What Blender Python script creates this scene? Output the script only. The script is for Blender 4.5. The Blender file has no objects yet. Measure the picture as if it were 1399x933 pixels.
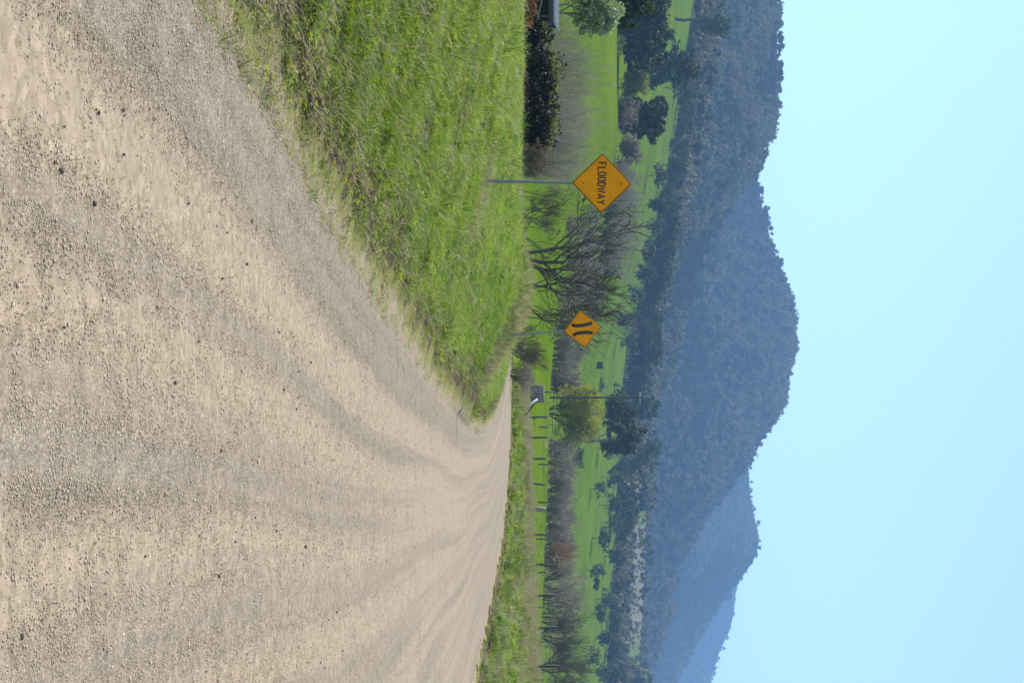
import bpy, math, random
import numpy as np
from mathutils import Matrix, Vector

# ------------------------------------------------------------------ camera, sky, sun, exposure
sc = bpy.context.scene
COL = sc.collection
R = math.radians
EYE, FPX, UC, VH = 1.5, 2195.0, 466.5, 700.0      # eye height, focal length in photo pixels, optical axis
cam = bpy.data.cameras.new('camera')
cam.sensor_fit = 'HORIZONTAL'; cam.sensor_width = 36.0; cam.lens = FPX / 1399.0 * 36.0
cam.clip_start = 0.05; cam.clip_end = 20000
cam_ob = bpy.data.objects.new('camera', cam); COL.objects.link(cam_ob)
# the photograph was taken in portrait and is shown on its side: the camera is rolled by 90 degrees
cam_ob.matrix_world = Matrix(((0, -1, 0, 0), (0, 0, -1, 0), (1, 0, 0, EYE), (0, 0, 0, 1)))
sc.camera = cam_ob

SUN_AZ, SUN_EL = -62.0, 50.0
world = bpy.data.worlds.new('World'); sc.world = world; world.use_nodes = True
wn = world.node_tree
sky = wn.nodes.new('ShaderNodeTexSky'); sky.sky_type = 'NISHITA'; sky.sun_disc = False
sky.sun_elevation = R(SUN_EL); sky.sun_rotation = R(SUN_AZ)
sky.altitude = 300; sky.air_density = 1.0; sky.dust_density = 0.6; sky.ozone_density = 1.0
tint = wn.nodes.new('ShaderNodeMix'); tint.data_type = 'RGBA'; tint.blend_type = 'MULTIPLY'; tint.inputs[0].default_value = 1.0
tint.inputs[7].default_value = (1.12, 1.19, 1.0, 1)      # white balance of the whole sky
wn.links.new(sky.outputs[0], tint.inputs[6]); wn.links.new(tint.outputs[2], wn.nodes['Background'].inputs[0])
wn.nodes['Background'].inputs[1].default_value = 0.15
sun = bpy.data.lights.new('sun', 'SUN'); sun.energy = 4.2; sun.angle = R(0.53); sun.color = (1.0, 0.94, 0.85)
sun_ob = bpy.data.objects.new('sun', sun); COL.objects.link(sun_ob)
sd = Vector((math.sin(R(SUN_AZ)) * math.cos(R(SUN_EL)), math.cos(R(SUN_AZ)) * math.cos(R(SUN_EL)), math.sin(R(SUN_EL))))
sun_ob.rotation_euler = sd.to_track_quat('Z', 'Y').to_euler(); sun_ob.location = (0, 0, 50)
sc.view_settings.view_transform = 'Standard'; sc.view_settings.look = 'None'
sc.view_settings.gamma = 1.0; sc.view_settings.use_curve_mapping = False
sc.view_settings.exposure = 0.85
sc.render.engine = 'CYCLES'
cy = sc.cycles
cy.use_denoising = True; cy.use_adaptive_sampling = True; cy.adaptive_threshold = 0.02; cy.max_bounces = 5; cy.diffuse_bounces = 2; cy.glossy_bounces = 2
cy.transmission_bounces = 3; cy.volume_bounces = 0; cy.transparent_max_bounces = 8

# ------------------------------------------------------------------ helpers
rng = np.random.default_rng(7)
PI = math.pi

def tag(o, label=None, cat=None, group=None, kind=None):
    if label: o['label'] = label
    if cat: o['category'] = cat
    if group: o['group'] = group
    if kind: o['kind'] = kind
    return o

def mesh_np(name, verts, faces=None, tris=None, smooth=False):
    """verts (n,3); faces (m,4) quads and/or tris (k,3)"""
    me = bpy.data.meshes.new(name)
    verts = np.asarray(verts, np.float32)
    loops, starts, tot = [], [], 0
    if faces is not None and len(faces):
        f = np.asarray(faces, np.int32); loops.append(f.ravel()); starts.append(np.arange(len(f)) * 4); tot = len(f) * 4
    if tris is not None and len(tris):
        f = np.asarray(tris, np.int32); loops.append(f.ravel()); starts.append(tot + np.arange(len(f)) * 3)
    L = np.concatenate(loops).astype(np.int32); S = np.concatenate(starts).astype(np.int32)
    me.vertices.add(len(verts)); me.vertices.foreach_set('co', verts.ravel())
    me.loops.add(len(L)); me.loops.foreach_set('vertex_index', L)
    me.polygons.add(len(S)); me.polygons.foreach_set('loop_start', S)
    if smooth: me.polygons.foreach_set('use_smooth', np.ones(len(S), bool))
    me.update(calc_edges=True)
    return me

def link(name, me, mat=None, parent=None, loc=None):
    o = bpy.data.objects.new(name, me)
    if mat is not None and me is not None and not me.materials: me.materials.append(mat)
    COL.objects.link(o)
    if parent is not None: o.parent = parent
    if loc is not None: o.location = loc
    return o

def empty(name, loc=(0, 0, 0), rz=0.0):
    o = bpy.data.objects.new(name, None); COL.objects.link(o); o.location = loc; o.rotation_euler = (0, 0, rz)
    o.empty_display_size = 0.3
    return o

def attr(me, name, arr):
    a = me.attributes.new(name, 'FLOAT', 'POINT'); a.data.foreach_set('value', np.asarray(arr, np.float32).ravel())

def sstep(a, b, x):
    t = np.clip((np.asarray(x, float) - a) / (b - a), 0, 1); return t * t * (3 - 2 * t)

_tab = np.random.default_rng(11).random((256, 256))
def vnoise(x, y, seed=0):
    x = np.asarray(x, float) + seed * 17.31; y = np.asarray(y, float) + seed * 9.73
    xi = np.floor(x).astype(int); yi = np.floor(y).astype(int); fx = x - xi; fy = y - yi
    fx = fx * fx * (3 - 2 * fx); fy = fy * fy * (3 - 2 * fy)
    a = _tab[xi & 255, yi & 255]; b = _tab[(xi + 1) & 255, yi & 255]
    c = _tab[xi & 255, (yi + 1) & 255]; d = _tab[(xi + 1) & 255, (yi + 1) & 255]
    return (a * (1 - fx) + b * fx) * (1 - fy) + (c * (1 - fx) + d * fx) * fy
def fbm(x, y, oct=4, seed=0):
    s = 0; a = 0.5; t = 0
    for k in range(oct):
        s = s + a * vnoise(x, y, seed + k * 3); t += a; a *= 0.5; x = np.asarray(x) * 2.03; y = np.asarray(y) * 2.03
    return s / t

def smooth_curve(knots, lo, hi, step=0.25, k=13):
    g = np.arange(lo, hi, step); kx, kv = zip(*knots)
    v = np.interp(g, kx, kv); vp = np.pad(v, k, mode='edge')
    w = np.hanning(2 * k + 1); w /= w.sum(); v = np.convolve(vp, w, 'valid')
    return lambda q: np.interp(q, g, v)

# ------------------------------------------------------------------ materials
def new_mat(name):
    m = bpy.data.materials.new(name); m.use_nodes = True
    return m, m.node_tree, m.node_tree.nodes['Principled BSDF']
def node(nt, t, **kw):
    n = nt.nodes.new(t)
    for k, v in kw.items(): setattr(n, k, v)
    return n
def ramp(nt, src, stops):
    r = node(nt, 'ShaderNodeValToRGB'); e = r.color_ramp.elements
    while len(e) > 1: e.remove(e[-1])
    e[0].position = stops[0][0]; e[0].color = (*stops[0][1], 1)
    for p, c in stops[1:]:
        q = e.new(p); q.color = (*c, 1)
    if src is not None: nt.links.new(src, r.inputs[0])
    return r
def mixc(nt, fac, a, b, mode='MIX'):
    m = node(nt, 'ShaderNodeMix', data_type='RGBA', blend_type=mode)
    for s, v in ((m.inputs[0], fac), (m.inputs[6], a), (m.inputs[7], b)):
        if isinstance(v, (int, float)): s.default_value = v
        elif isinstance(v, tuple): s.default_value = (*v, 1)
        else: nt.links.new(v, s)
    return m.outputs[2]
def mth(nt, op, a, b=None, clamp=False):
    m = node(nt, 'ShaderNodeMath', operation=op, use_clamp=clamp)
    for s, v in ((m.inputs[0], a), (m.inputs[1], b)):
        if v is None: continue
        if isinstance(v, (int, float)): s.default_value = v
        else: nt.links.new(v, s)
    return m.outputs[0]
def noise(nt, vec, scale, detail=3.0, rough=0.55):
    n = node(nt, 'ShaderNodeTexNoise'); n.inputs['Scale'].default_value = scale; n.inputs['Detail'].default_value = detail
    n.inputs['Roughness'].default_value = rough
    if vec is not None: nt.links.new(vec, n.inputs['Vector'])
    return n.outputs[0]
def bump(nt, h, strength, dist, b):
    n = node(nt, 'ShaderNodeBump'); n.inputs['Strength'].default_value = strength; n.inputs['Distance'].default_value = dist
    nt.links.new(h, n.inputs['Height']); nt.links.new(n.outputs[0], b.inputs['Normal'])
def getattr_node(nt, name):
    n = node(nt, 'ShaderNodeAttribute', attribute_name=name); return n.outputs['Fac']

def leaf_mat(name, cols, trans=0.35, rough=0.6, obj_rand=False, tcol=None):
    m, nt, b = new_mat(name)
    g = node(nt, 'ShaderNodeNewGeometry'); f = g.outputs['Random Per Island']
    if obj_rand:
        oi = node(nt, 'ShaderNodeObjectInfo')
        f = mth(nt, 'ADD', mth(nt, 'MULTIPLY', f, 0.45), mth(nt, 'MULTIPLY', oi.outputs['Random'], 0.55))
    st = [(i / max(1, len(cols) - 1), c) for i, c in enumerate(cols)]
    r = ramp(nt, f, st)
    nt.links.new(r.outputs[0], b.inputs['Base Color']); b.inputs['Roughness'].default_value = rough
    b.inputs['Specular IOR Level'].default_value = 0.25
    if trans > 0:
        t = node(nt, 'ShaderNodeBsdfTranslucent')
        c = mixc(nt, 1.0, r.outputs[0], tcol or (1.25, 1.35, 0.5), 'MULTIPLY'); nt.links.new(c, t.inputs[0])
        mx = node(nt, 'ShaderNodeMixShader'); mx.inputs[0].default_value = trans
        nt.links.new(b.outputs[0], mx.inputs[1]); nt.links.new(t.outputs[0], mx.inputs[2])
        nt.links.new(mx.outputs[0], nt.nodes['Material Output'].inputs['Surface'])
    return m
def plain_mat(name, c1, c2, scale=6.0, rough=0.8, metal=0.0, bstr=0.3, bdist=0.01, stretch=None):
    m, nt, b = new_mat(name)
    tc = node(nt, 'ShaderNodeTexCoord'); vec = tc.outputs['Object']
    if stretch:
        mp = node(nt, 'ShaderNodeMapping'); mp.inputs['Scale'].default_value = stretch; nt.links.new(vec, mp.inputs[0]); vec = mp.outputs[0]
    n = noise(nt, vec, scale, 5.0, 0.65)
    r = ramp(nt, n, [(0.3, c1), (0.7, c2)])
    nt.links.new(r.outputs[0], b.inputs['Base Color']); b.inputs['Roughness'].default_value = rough; b.inputs['Metallic'].default_value = metal
    if bstr: bump(nt, n, bstr, bdist, b)
    return m

M = {}
M['bark_dark'] = plain_mat('bark_dark', (0.025, 0.02, 0.016), (0.07, 0.058, 0.045), 5, 0.9)
M['bark_brown'] = plain_mat('bark_brown', (0.05, 0.036, 0.027), (0.12, 0.09, 0.068), 5, 0.9)
M['bark_grey'] = plain_mat('bark_grey', (0.10, 0.085, 0.07), (0.22, 0.19, 0.155), 5, 0.9)
M['twig_brown'] = leaf_mat('twig_brown', [(0.20, 0.16, 0.13), (0.31, 0.255, 0.21), (0.40, 0.33, 0.28)], 0.0, 0.9)
M['twig_dark'] = leaf_mat('twig_dark', [(0.07, 0.056, 0.042), (0.13, 0.105, 0.08)], 0.0, 0.9)
M['twig_black'] = leaf_mat('twig_black', [(0.03, 0.024, 0.018), (0.06, 0.048, 0.036)], 0.0, 0.9)
M['twig_red'] = leaf_mat('twig_red', [(0.24, 0.12, 0.05), (0.38, 0.19, 0.08)], 0.0, 0.9)
M['twig_olive'] = leaf_mat('twig_olive', [(0.09, 0.085, 0.03), (0.15, 0.14, 0.05)], 0.0, 0.9)
M['bud'] = leaf_mat('bud', [(0.23, 0.23, 0.02), (0.37, 0.36, 0.05)], 0.45)
M['leaf_dark'] = leaf_mat('leaf_dark', [(0.022, 0.032, 0.014), (0.045, 0.06, 0.025), (0.085, 0.10, 0.045)], 0.2)
M['leaf_gum'] = leaf_mat('leaf_gum', [(0.03, 0.045, 0.02), (0.055, 0.075, 0.035), (0.09, 0.11, 0.055)], 0.22)
M['leaf_silver'] = leaf_mat('leaf_silver', [(0.17, 0.20, 0.12), (0.28, 0.31, 0.20), (0.40, 0.43, 0.31)], 0.3)
M['leaf_olive'] = leaf_mat('leaf_olive', [(0.10, 0.12, 0.025), (0.19, 0.21, 0.05), (0.27, 0.26, 0.08)], 0.4)
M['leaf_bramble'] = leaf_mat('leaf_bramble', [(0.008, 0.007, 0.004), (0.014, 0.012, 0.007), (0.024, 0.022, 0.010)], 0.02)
M['leaf_bramble_lit'] = leaf_mat('leaf_bramble_lit', [(0.09, 0.10, 0.03), (0.18, 0.20, 0.06), (0.28, 0.26, 0.14)], 0.35)  # sunlight on the bramble top, painted as a paler leaf colour
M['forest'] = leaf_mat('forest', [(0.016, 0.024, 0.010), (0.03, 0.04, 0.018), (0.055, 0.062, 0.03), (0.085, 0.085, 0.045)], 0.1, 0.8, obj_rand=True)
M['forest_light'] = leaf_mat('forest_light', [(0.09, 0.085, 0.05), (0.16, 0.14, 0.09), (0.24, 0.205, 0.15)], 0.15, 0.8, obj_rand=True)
M['grass'] = leaf_mat('grass', [(0.11, 0.165, 0.022), (0.17, 0.24, 0.03), (0.22, 0.295, 0.045), (0.31, 0.33, 0.11)], 0.5, 0.5, obj_rand=True)
M['grass_dark'] = leaf_mat('grass_dark', [(0.05, 0.09, 0.012), (0.09, 0.15, 0.02), (0.15, 0.19, 0.04)], 0.35, 0.5, obj_rand=True)
M['grass_yellow'] = leaf_mat('grass_yellow', [(0.20, 0.22, 0.02), (0.30, 0.32, 0.04)], 0.45, 0.5, obj_rand=True)
M['straw'] = leaf_mat('straw', [(0.22, 0.16, 0.09), (0.38, 0.30, 0.19), (0.52, 0.45, 0.33)], 0.3, 0.7, obj_rand=True, tcol=(1.1, 1.0, 0.8))
M['deadleaf'] = leaf_mat('deadleaf', [(0.07, 0.045, 0.028), (0.16, 0.11, 0.07), (0.26, 0.19, 0.13)], 0.1, 0.8, obj_rand=True, tcol=(1.1, 1.0, 0.8))
M['scrub'] = leaf_mat('scrub', [(0.12, 0.095, 0.078), (0.22, 0.18, 0.15), (0.33, 0.28, 0.235)], 0.25, 0.9, tcol=(1.0, 0.95, 0.9))
M['bracken'] = leaf_mat('bracken', [(0.10, 0.045, 0.018), (0.20, 0.09, 0.035), (0.28, 0.14, 0.06)], 0.25, 0.8, tcol=(1.1, 0.9, 0.6))
M['pebble'] = leaf_mat('pebble', [(0.09, 0.055, 0.032), (0.34, 0.255, 0.175), (0.39, 0.30, 0.21), (0.43, 0.335, 0.24), (0.47, 0.37, 0.27), (0.61, 0.52, 0.41)], 0.0, 0.85, obj_rand=True)
M['stone_brown'] = plain_mat('stone_brown', (0.05, 0.03, 0.022), (0.12, 0.08, 0.06), 40, 0.85)
M['timber_grey'] = plain_mat('timber_grey', (0.13, 0.115, 0.10), (0.26, 0.235, 0.21), 9, 0.9, stretch=(6, 6, 0.6))
M['timber_dark'] = plain_mat('timber_dark', (0.03, 0.028, 0.026), (0.075, 0.068, 0.06), 9, 0.9, stretch=(6, 6, 0.6))
M['board_mauve'] = plain_mat('board_mauve', (0.10, 0.085, 0.085), (0.17, 0.145, 0.145), 9, 0.95, stretch=(6, 6, 0.6))
M['timber_pale'] = plain_mat('timber_pale', (0.45, 0.40, 0.33), (0.66, 0.60, 0.52), 9, 0.85, stretch=(6, 6, 0.6))
M['galv'] = plain_mat('galv', (0.12, 0.14, 0.14), (0.20, 0.22, 0.22), 14, 0.5, 0.3, 0.1, 0.001)
M['wire'] = plain_mat('wire', (0.16, 0.16, 0.16), (0.28, 0.27, 0.26), 14, 0.5, 0.7, 0)
M['sign_yellow'] = plain_mat('sign_yellow', (0.76, 0.24, 0.002), (0.93, 0.315, 0.002), 5, 0.6, 0, 0.02, 0.001)
M['sign_yellow'].node_tree.nodes['Principled BSDF'].inputs['Specular IOR Level'].default_value = 0.12
M['sign_black'] = plain_mat('sign_black', (0.012, 0.011, 0.010), (0.03, 0.027, 0.024), 20, 0.55, 0, 0)
M['porcelain'] = plain_mat('porcelain', (0.75, 0.75, 0.73), (0.82, 0.82, 0.8), 5, 0.25, 0, 0)
M['iron_sheet'] = plain_mat('iron_sheet', (0.035, 0.052, 0.07), (0.065, 0.085, 0.11), 4, 0.95, 0.0, 0.1, 0.004)
M['cow'] = plain_mat('cow', (0.02, 0.016, 0.014), (0.06, 0.05, 0.042), 3, 0.8, 0, 0)

# ------------------------------------------------------------------ the lie of the land
XL = smooth_curve([(-300, -28), (0, -2.35), (7.7, -1.63), (9.5, -1.45), (12.8, -.95), (17.2, -.5), (23, .05), (30, .8), (38.7, 1.56), (49, 2.5),
                   (60, 3.25), (70, 3.75), (76, 3.6), (82, 2.9), (88, 1.3), (95, -1.6), (105, -7), (125, -22), (160, -52)], -300, 170)
XR = smooth_curve([(-300, -19), (0, 7.0), (30, 9.9), (50, 11.6), (58, 12.1), (68, 12.0), (75, 11.3), (82, 9.7), (88, 7.7), (95, 4.6), (105, -0.5), (125, -15), (160, -45)], -300, 170)
ZR = smooth_curve([(-300, 0), (40, 0), (55, .07), (60, .15), (70, .42), (75, .62), (80, .88), (88, 1.24), (95, 1.4), (103, 1.43), (112, 1.2), (130, .6), (170, .2)], -300, 170)
BL = smooth_curve([(-5, 0), (0, 0), (.4, .06), (1, .22), (2, .56), (3.3, .95), (5, 1.3), (7, 1.55), (9, 1.67), (12, 1.72), (20, 1.62), (40, 1.3), (90, 1.3)], -5, 95, 0.05, 7)
BR = smooth_curve([(-5, 0), (0, 0), (1, .12), (3, .4), (6, .8), (12, 1.25), (20, 1.6), (40, 2.0), (90, 2.2)], -5, 95, 0.05, 7)

def z_near(x, y):
    yc = np.clip(y, -299, 165)
    xl, xr, zr = XL(yc), XR(yc), ZR(yc)
    sl = np.clip(xl - x, 0, 90); sr = np.clip(x - xr, 0, 90)
    fall = 1 - 0.28 * sstep(52, 78, yc) - 0.72 * sstep(74, 108, yc)
    z = zr + BL(sl) * fall + BR(sr)
    z = z + 0.88 * np.exp(-((yc - 46) / 7.5) ** 2) * np.exp(-((sl - 3.2) / 2.2) ** 2) * (sl > 0)
    z = z - 1.6 * sstep(78, 105, yc) * sstep(4, 14, sl)
    rough = sstep(0.1, 1.2, sl + sr)
    z = z + rough * ((fbm(x * 1.1, yc * 1.1, 3, 2) - .5) * 0.16 + (fbm(x * 4.5, yc * 4.5, 2, 9) - .5) * 0.07)
    return z
UK = [-400, 0, 150, 250, 350, 450, 550, 700, 933, 1350]
FAR = [(120, [690, 690, 690, 694, 700, 706, 717, 718, 717, 716]),
       (150, [712, 712, 712, 708, 712, 718, 726, 727, 725, 722]),
       (215, [775, 775, 778, 772, 764, 757, 750, 745, 738, 733]),
       (260, [805, 805, 806, 796, 770, 757, 744, 738, 729, 724]),
       (350, [846, 846, 846, 840, 806, 766, 748, 741, 735, 730]),
       (430, [842, 842, 842, 842, 828, 800, 780, 768, 760, 752]),
       (600, [925, 922, 905, 888, 872, 838, 826, 818, 800, 795]),
       (750, [955, 950, 922, 906, 885, 858, 848, 842, 820, 812]),
       (900, [975, 970, 945, 925, 905, 875, 862, 856, 840, 832]),
       (1150, [985, 980, 955, 935, 912, 885, 875, 884, 874, 855]),
       (1400, [975, 970, 945, 925, 905, 875, 862, 856, 840, 832]),
       (9000, [820, 820, 815, 810, 800, 790, 780, 770, 760, 750])]
_fy = np.array([f[0] for f in FAR], float)
_ug = np.linspace(-400, 1350, 176)
_fz = np.array([EYE + (np.interp(_ug, UK, f[1]) - VH) / FPX * f[0] for f in FAR])
for _ in range(6):
    p = np.pad(_fz, ((0, 0), (2, 2)), mode='edge'); _fz = (p[:, :-4] + p[:, 1:-3] + p[:, 2:-2] + p[:, 3:-1] + p[:, 4:]) / 5
def z_far(x, y):
    yy = np.clip(y, 120, 8900)
    uu = np.clip(UC + FPX * x / np.maximum(yy, 60), -400, 1350)
    ui = (uu + 400) / 10.0; i0 = np.clip(np.floor(ui).astype(int), 0, 174); ft = ui - i0
    j = np.clip(np.searchsorted(_fy, yy, side='right') - 1, 0, len(_fy) - 2)
    t = (yy - _fy[j]) / (_fy[j + 1] - _fy[j])
    t = 0.6 * t + 0.4 * t * t * (3 - 2 * t)
    a = _fz[j, i0] * (1 - ft) + _fz[j, i0 + 1] * ft; b = _fz[j + 1, i0] * (1 - ft) + _fz[j + 1, i0 + 1] * ft
    z = a * (1 - t) + b * t
    return z + (fbm(x * .06, y * .06, 3, 5) - .5) * np.clip((yy - 110) / 150, 0, 1) * 0.9
def ground_z(x, y):
    x = np.asarray(x, float); y = np.asarray(y, float)
    w = sstep(100, 128, y)
    return z_near(x, y) * (1 - w) + z_far(x, y) * w
def gz(x, y): return float(ground_z(np.array([x]), np.array([y]))[0])
def at(u, y, v=None):
    """a place on the ground (or at a height) seen in the direction u at depth y"""
    x = (u - UC) / FPX * y
    return Vector((x, y, gz(x, y) if v is None else EYE + (v - VH) / FPX * y))

def geo(a, b, s0, g):
    out = [a]; s = s0
    while out[-1] < b: out.append(out[-1] + s); s *= g
    return out
xs = np.array(sorted(set([-v for v in geo(14.0, 7000, .3, 1.09)] + list(np.arange(-13.9, 15, .16)) + geo(15.0, 7000, .3, 1.09))))
ys = np.array(list(np.arange(-400, -20, 40)) + list(np.arange(-20, 3, 1.0)) + list(np.arange(3, 34, .2)) + geo(34.0, 120, .22, 1.012) + geo(121.5, 900, 1.6, 1.018) + geo(930.0, 9000, 60, 1.15))
GX, GY = np.meshgrid(xs, ys)
GZ = ground_z(GX, GY)
yc = np.clip(GY, -299, 165)
inside = np.minimum(GX - XL(yc), XR(yc) - GX)          # >0 inside the road
inside = np.where((GY > 165) | (GY < -299), -50, inside)
GZ = GZ - 0.05 * sstep(0.02, 0.25, inside)
nx, ny = len(xs), len(ys)
idx = np.arange(nx * ny).reshape(ny, nx)
quads = np.stack([idx[:-1, :-1], idx[:-1, 1:], idx[1:, 1:], idx[1:, :-1]], -1).reshape(-1, 4)
gme = mesh_np('ground', np.stack([GX, GY, GZ], -1).reshape(-1, 3), quads, smooth=True)
attr(gme, 'edge', np.clip(-inside, -2, 30)); attr(gme, 'dist', GY)
uu_ = UC + FPX * GX / np.maximum(GY, 1); attr(gme, 'pale', sstep(930, 1000, GY) * sstep(1600, 1400, GY) * sstep(690, 740, uu_) * sstep(905, 860, uu_))

m, nt, b = new_mat('grassland')
tc = node(nt, 'ShaderNodeTexCoord'); P = tc.outputs['Object']
ed = getattr_node(nt, 'edge'); di = getattr_node(nt, 'dist')
n1 = noise(nt, P, 0.9, 4); n2 = noise(nt, P, 7.0, 4, 0.7); n3 = noise(nt, P, 0.045, 6, 0.65); n4 = noise(nt, P, 60.0, 3, 0.7)
green = ramp(nt, n2, [(0.25, (0.085, 0.125, 0.022)), (0.5, (0.125, 0.185, 0.028)), (0.75, (0.175, 0.22, 0.045))]).outputs[0]
pasture = ramp(nt, n3, [(0.25, (0.055, 0.098, 0.003)), (0.45, (0.078, 0.130, 0.004)), (0.6, (0.095, 0.148, 0.005)), (0.8, (0.145, 0.165, 0.018))]).outputs[0]
pn = noise(nt, P, 0.35, 5, 0.75)
pasture = mixc(nt, ramp(nt, pn, [(0.52, (0, 0, 0)), (0.70, (.75, .75, .75))]).outputs[0], pasture, (0.055, 0.085, 0.012))
green = mixc(nt, mth(nt, 'MULTIPLY', mth(nt, 'SUBTRACT', di, 95.0), 1 / 40.0, True), green, pasture)
green = mixc(nt, getattr_node(nt, 'pale'), green, (0.155, 0.15, 0.115))
soil = ramp(nt, n4, [(0.3, (0.24, 0.185, 0.125)), (0.7, (0.38, 0.30, 0.21))]).outputs[0]
dirt = ramp(nt, n4, [(0.3, (0.06, 0.042, 0.028)), (0.7, (0.17, 0.125, 0.085))]).outputs[0]
moss = ramp(nt, n4, [(0.35, (0.22, 0.19, 0.10)), (0.65, (0.20, 0.21, 0.05))]).outputs[0]
e1 = mth(nt, 'ADD', ed, mth(nt, 'MULTIPLY', mth(nt, 'SUBTRACT', n1, 0.5), 0.9))
e2 = mth(nt, 'ADD', e1, mth(nt, 'MULTIPLY', mth(nt, 'SUBTRACT', n2, 0.5), 0.5))
c = mixc(nt, mth(nt, 'MULTIPLY', mth(nt, 'SUBTRACT', e2, 0.10), 5.0, True), soil, moss)
c = mixc(nt, mth(nt, 'MULTIPLY', mth(nt, 'SUBTRACT', e2, 0.42), 7.0, True), c, dirt)
c = mixc(nt, mth(nt, 'MULTIPLY', mth(nt, 'SUBTRACT', e2, 0.85), 2.2, True), c, green)
nt.links.new(c, b.inputs['Base Color']); b.inputs['Roughness'].default_value = 0.95; b.inputs['Specular IOR Level'].default_value = 0.0
bump(nt, n2, 0.6, 0.05, b)
M['grassland'] = m
g_ob = link('ground', gme, m); tag(g_ob, 'green pasture land rising from the roadside banks to the hills', kind='structure')

# ------------------------------------------------------------------ gravel road
def gravel_mask(l, y):
    """1 = loose grey gravel, 0 = swept pale wheel track; l = metres from the left edge"""
    wob = (vnoise(y * .10, 0, 3) - .5) * .25 + (vnoise(y * .025, 0, 8) - .5) * .8
    q = l + wob * sstep(0, 1.5, l)
    tr = 0.95 * np.exp(-((q - 1.05) / .27) ** 2) + 0.6 * np.exp(-((q - 1.75) / .2) ** 2) + .75 * np.exp(-((q - 2.6) / .24) ** 2) \
        + .5 * np.exp(-((q - 2.15) / .12) ** 2) + .6 * np.exp(-((q - 3.35) / .24) ** 2) + .6 * np.exp(-((q - 4.1) / .16) ** 2) + .6 * np.exp(-((q - 4.75) / .2) ** 2) + .5 * np.exp(-((q - 5.4) / .16) ** 2) + .5 * np.exp(-((q - 6.1) / .35) ** 2) + .5 * np.exp(-((q - 7.6) / .35) ** 2)
    st = .55 * fbm(q * 6.5, y * .045, 3, 21) + .45 * fbm(q * 2.6, y * .07, 2, 27)
    g = 0.55 - 0.85 * tr + (st - .5) * 1.7 + (fbm(l * 1.6, y * 1.1, 3, 33) - .5) * .22
    g = g + .28 * np.exp(-((q - .45) / .3) ** 2) + .25 * np.exp(-((q - 1.42) / .1) ** 2)
    g = .5 + (g - .5) * (1 - .6 * sstep(22, 60, y))
    return np.clip(g, 0, 1)
ryy = np.array(list(np.arange(-120, 2, 4.0)) + list(np.arange(2, 30, .12)) + geo(30.0, 160, .14, 1.008))
NL = 130
ss = np.linspace(-0.004, 1.004, NL)
SS, YY = np.meshgrid(ss, ryy)
RXL, RXR = XL(YY), XR(YY)
RXx = RXL + SS * (RXR - RXL); LL = SS * (RXR - RXL)
gm = gravel_mask(LL, YY)
RZ = ground_z(RXx, YY) + 0.006 + (gm - .5) * 0.018 + (fbm(RXx * 2.5, YY * 2.5, 3, 41) - .5) * .02
RZ = RZ - 0.03 * (sstep(0.004, -0.004, SS) + sstep(0.996, 1.004, SS))
idx = np.arange(SS.size).reshape(SS.shape)
quads = np.stack([idx[:-1, :-1], idx[:-1, 1:], idx[1:, 1:], idx[1:, :-1]], -1).reshape(-1, 4)
rme = mesh_np('gravel_road', np.stack([RXx, YY, RZ], -1).reshape(-1, 3), quads, smooth=True)
attr(rme, 'gravel', gm); attr(rme, 'lat', LL); attr(rme, 'along', YY)
m, nt, b = new_mat('road_gravel')
tc = node(nt, 'ShaderNodeTexCoord'); P = tc.outputs['Object']
gr = getattr_node(nt, 'gravel')
lat = getattr_node(nt, 'lat'); alo = getattr_node(nt, 'along')
cb = node(nt, 'ShaderNodeCombineXYZ'); nt.links.new(mth(nt, 'MULTIPLY', lat, 8.5), cb.inputs[0]); nt.links.new(mth(nt, 'MULTIPLY', alo, 0.05), cb.inputs[1])
stn = noise(nt, cb.outputs[0], 1.0, 4, 0.6)
grs = mth(nt, 'ADD', gr, mth(nt, 'MULTIPLY', mth(nt, 'SUBTRACT', stn, 0.5), 0.9), True)
fine = noise(nt, P, 260.0, 2, 0.8); mid = noise(nt, P, 45.0, 4, 0.7); big = noise(nt, P, 1.3, 4)
vo = node(nt, 'ShaderNodeTexVoronoi'); vo.inputs['Scale'].default_value = 75.0; nt.links.new(P, vo.inputs['Vector'])
dust = ramp(nt, mid, [(0.3, (0.325, 0.247, 0.170)), (0.7, (0.41, 0.318, 0.225))]).outputs[0]
dust = mixc(nt, ramp(nt, fine, [(0.42, (0.35, 0.35, 0.35)), (0.6, (0, 0, 0))]).outputs[0], dust, (0.23, 0.185, 0.14))
cell = ramp(nt, vo.outputs['Color'], [(0.1, (0.14, 0.104, 0.073)), (0.4, (0.232, 0.179, 0.129)), (0.7, (0.305, 0.24, 0.176)), (0.92, (0.43, 0.355, 0.275))]).outputs[0]
grav = mixc(nt, ramp(nt, vo.outputs['Distance'], [(0.3, (0, 0, 0)), (0.75, (.7, .7, .7))]).outputs[0], cell, (0.20, 0.165, 0.135))
vo2 = node(nt, 'ShaderNodeTexVoronoi'); vo2.inputs['Scale'].default_value = 24.0; nt.links.new(P, vo2.inputs['Vector'])
sp2 = ramp(nt, vo2.outputs['Color'], [(0.0, (.55, .53, .5)), (0.35, (.85, .84, .82)), (0.75, (1.05, 1.05, 1.05)), (1.0, (1.3, 1.3, 1.28))]).outputs[0]
grav = mixc(nt, mth(nt, 'MULTIPLY', big, 0.35), grav, (0.33, 0.27, 0.21))
cc = mixc(nt, ramp(nt, grs, [(0.15, (0, 0, 0)), (0.7, (1, 1, 1))]).outputs[0], dust, grav)
cc = mixc(nt, 0.75, cc, sp2, 'MULTIPLY')
n9 = noise(nt, P, 9.0, 5, 0.75)
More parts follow.
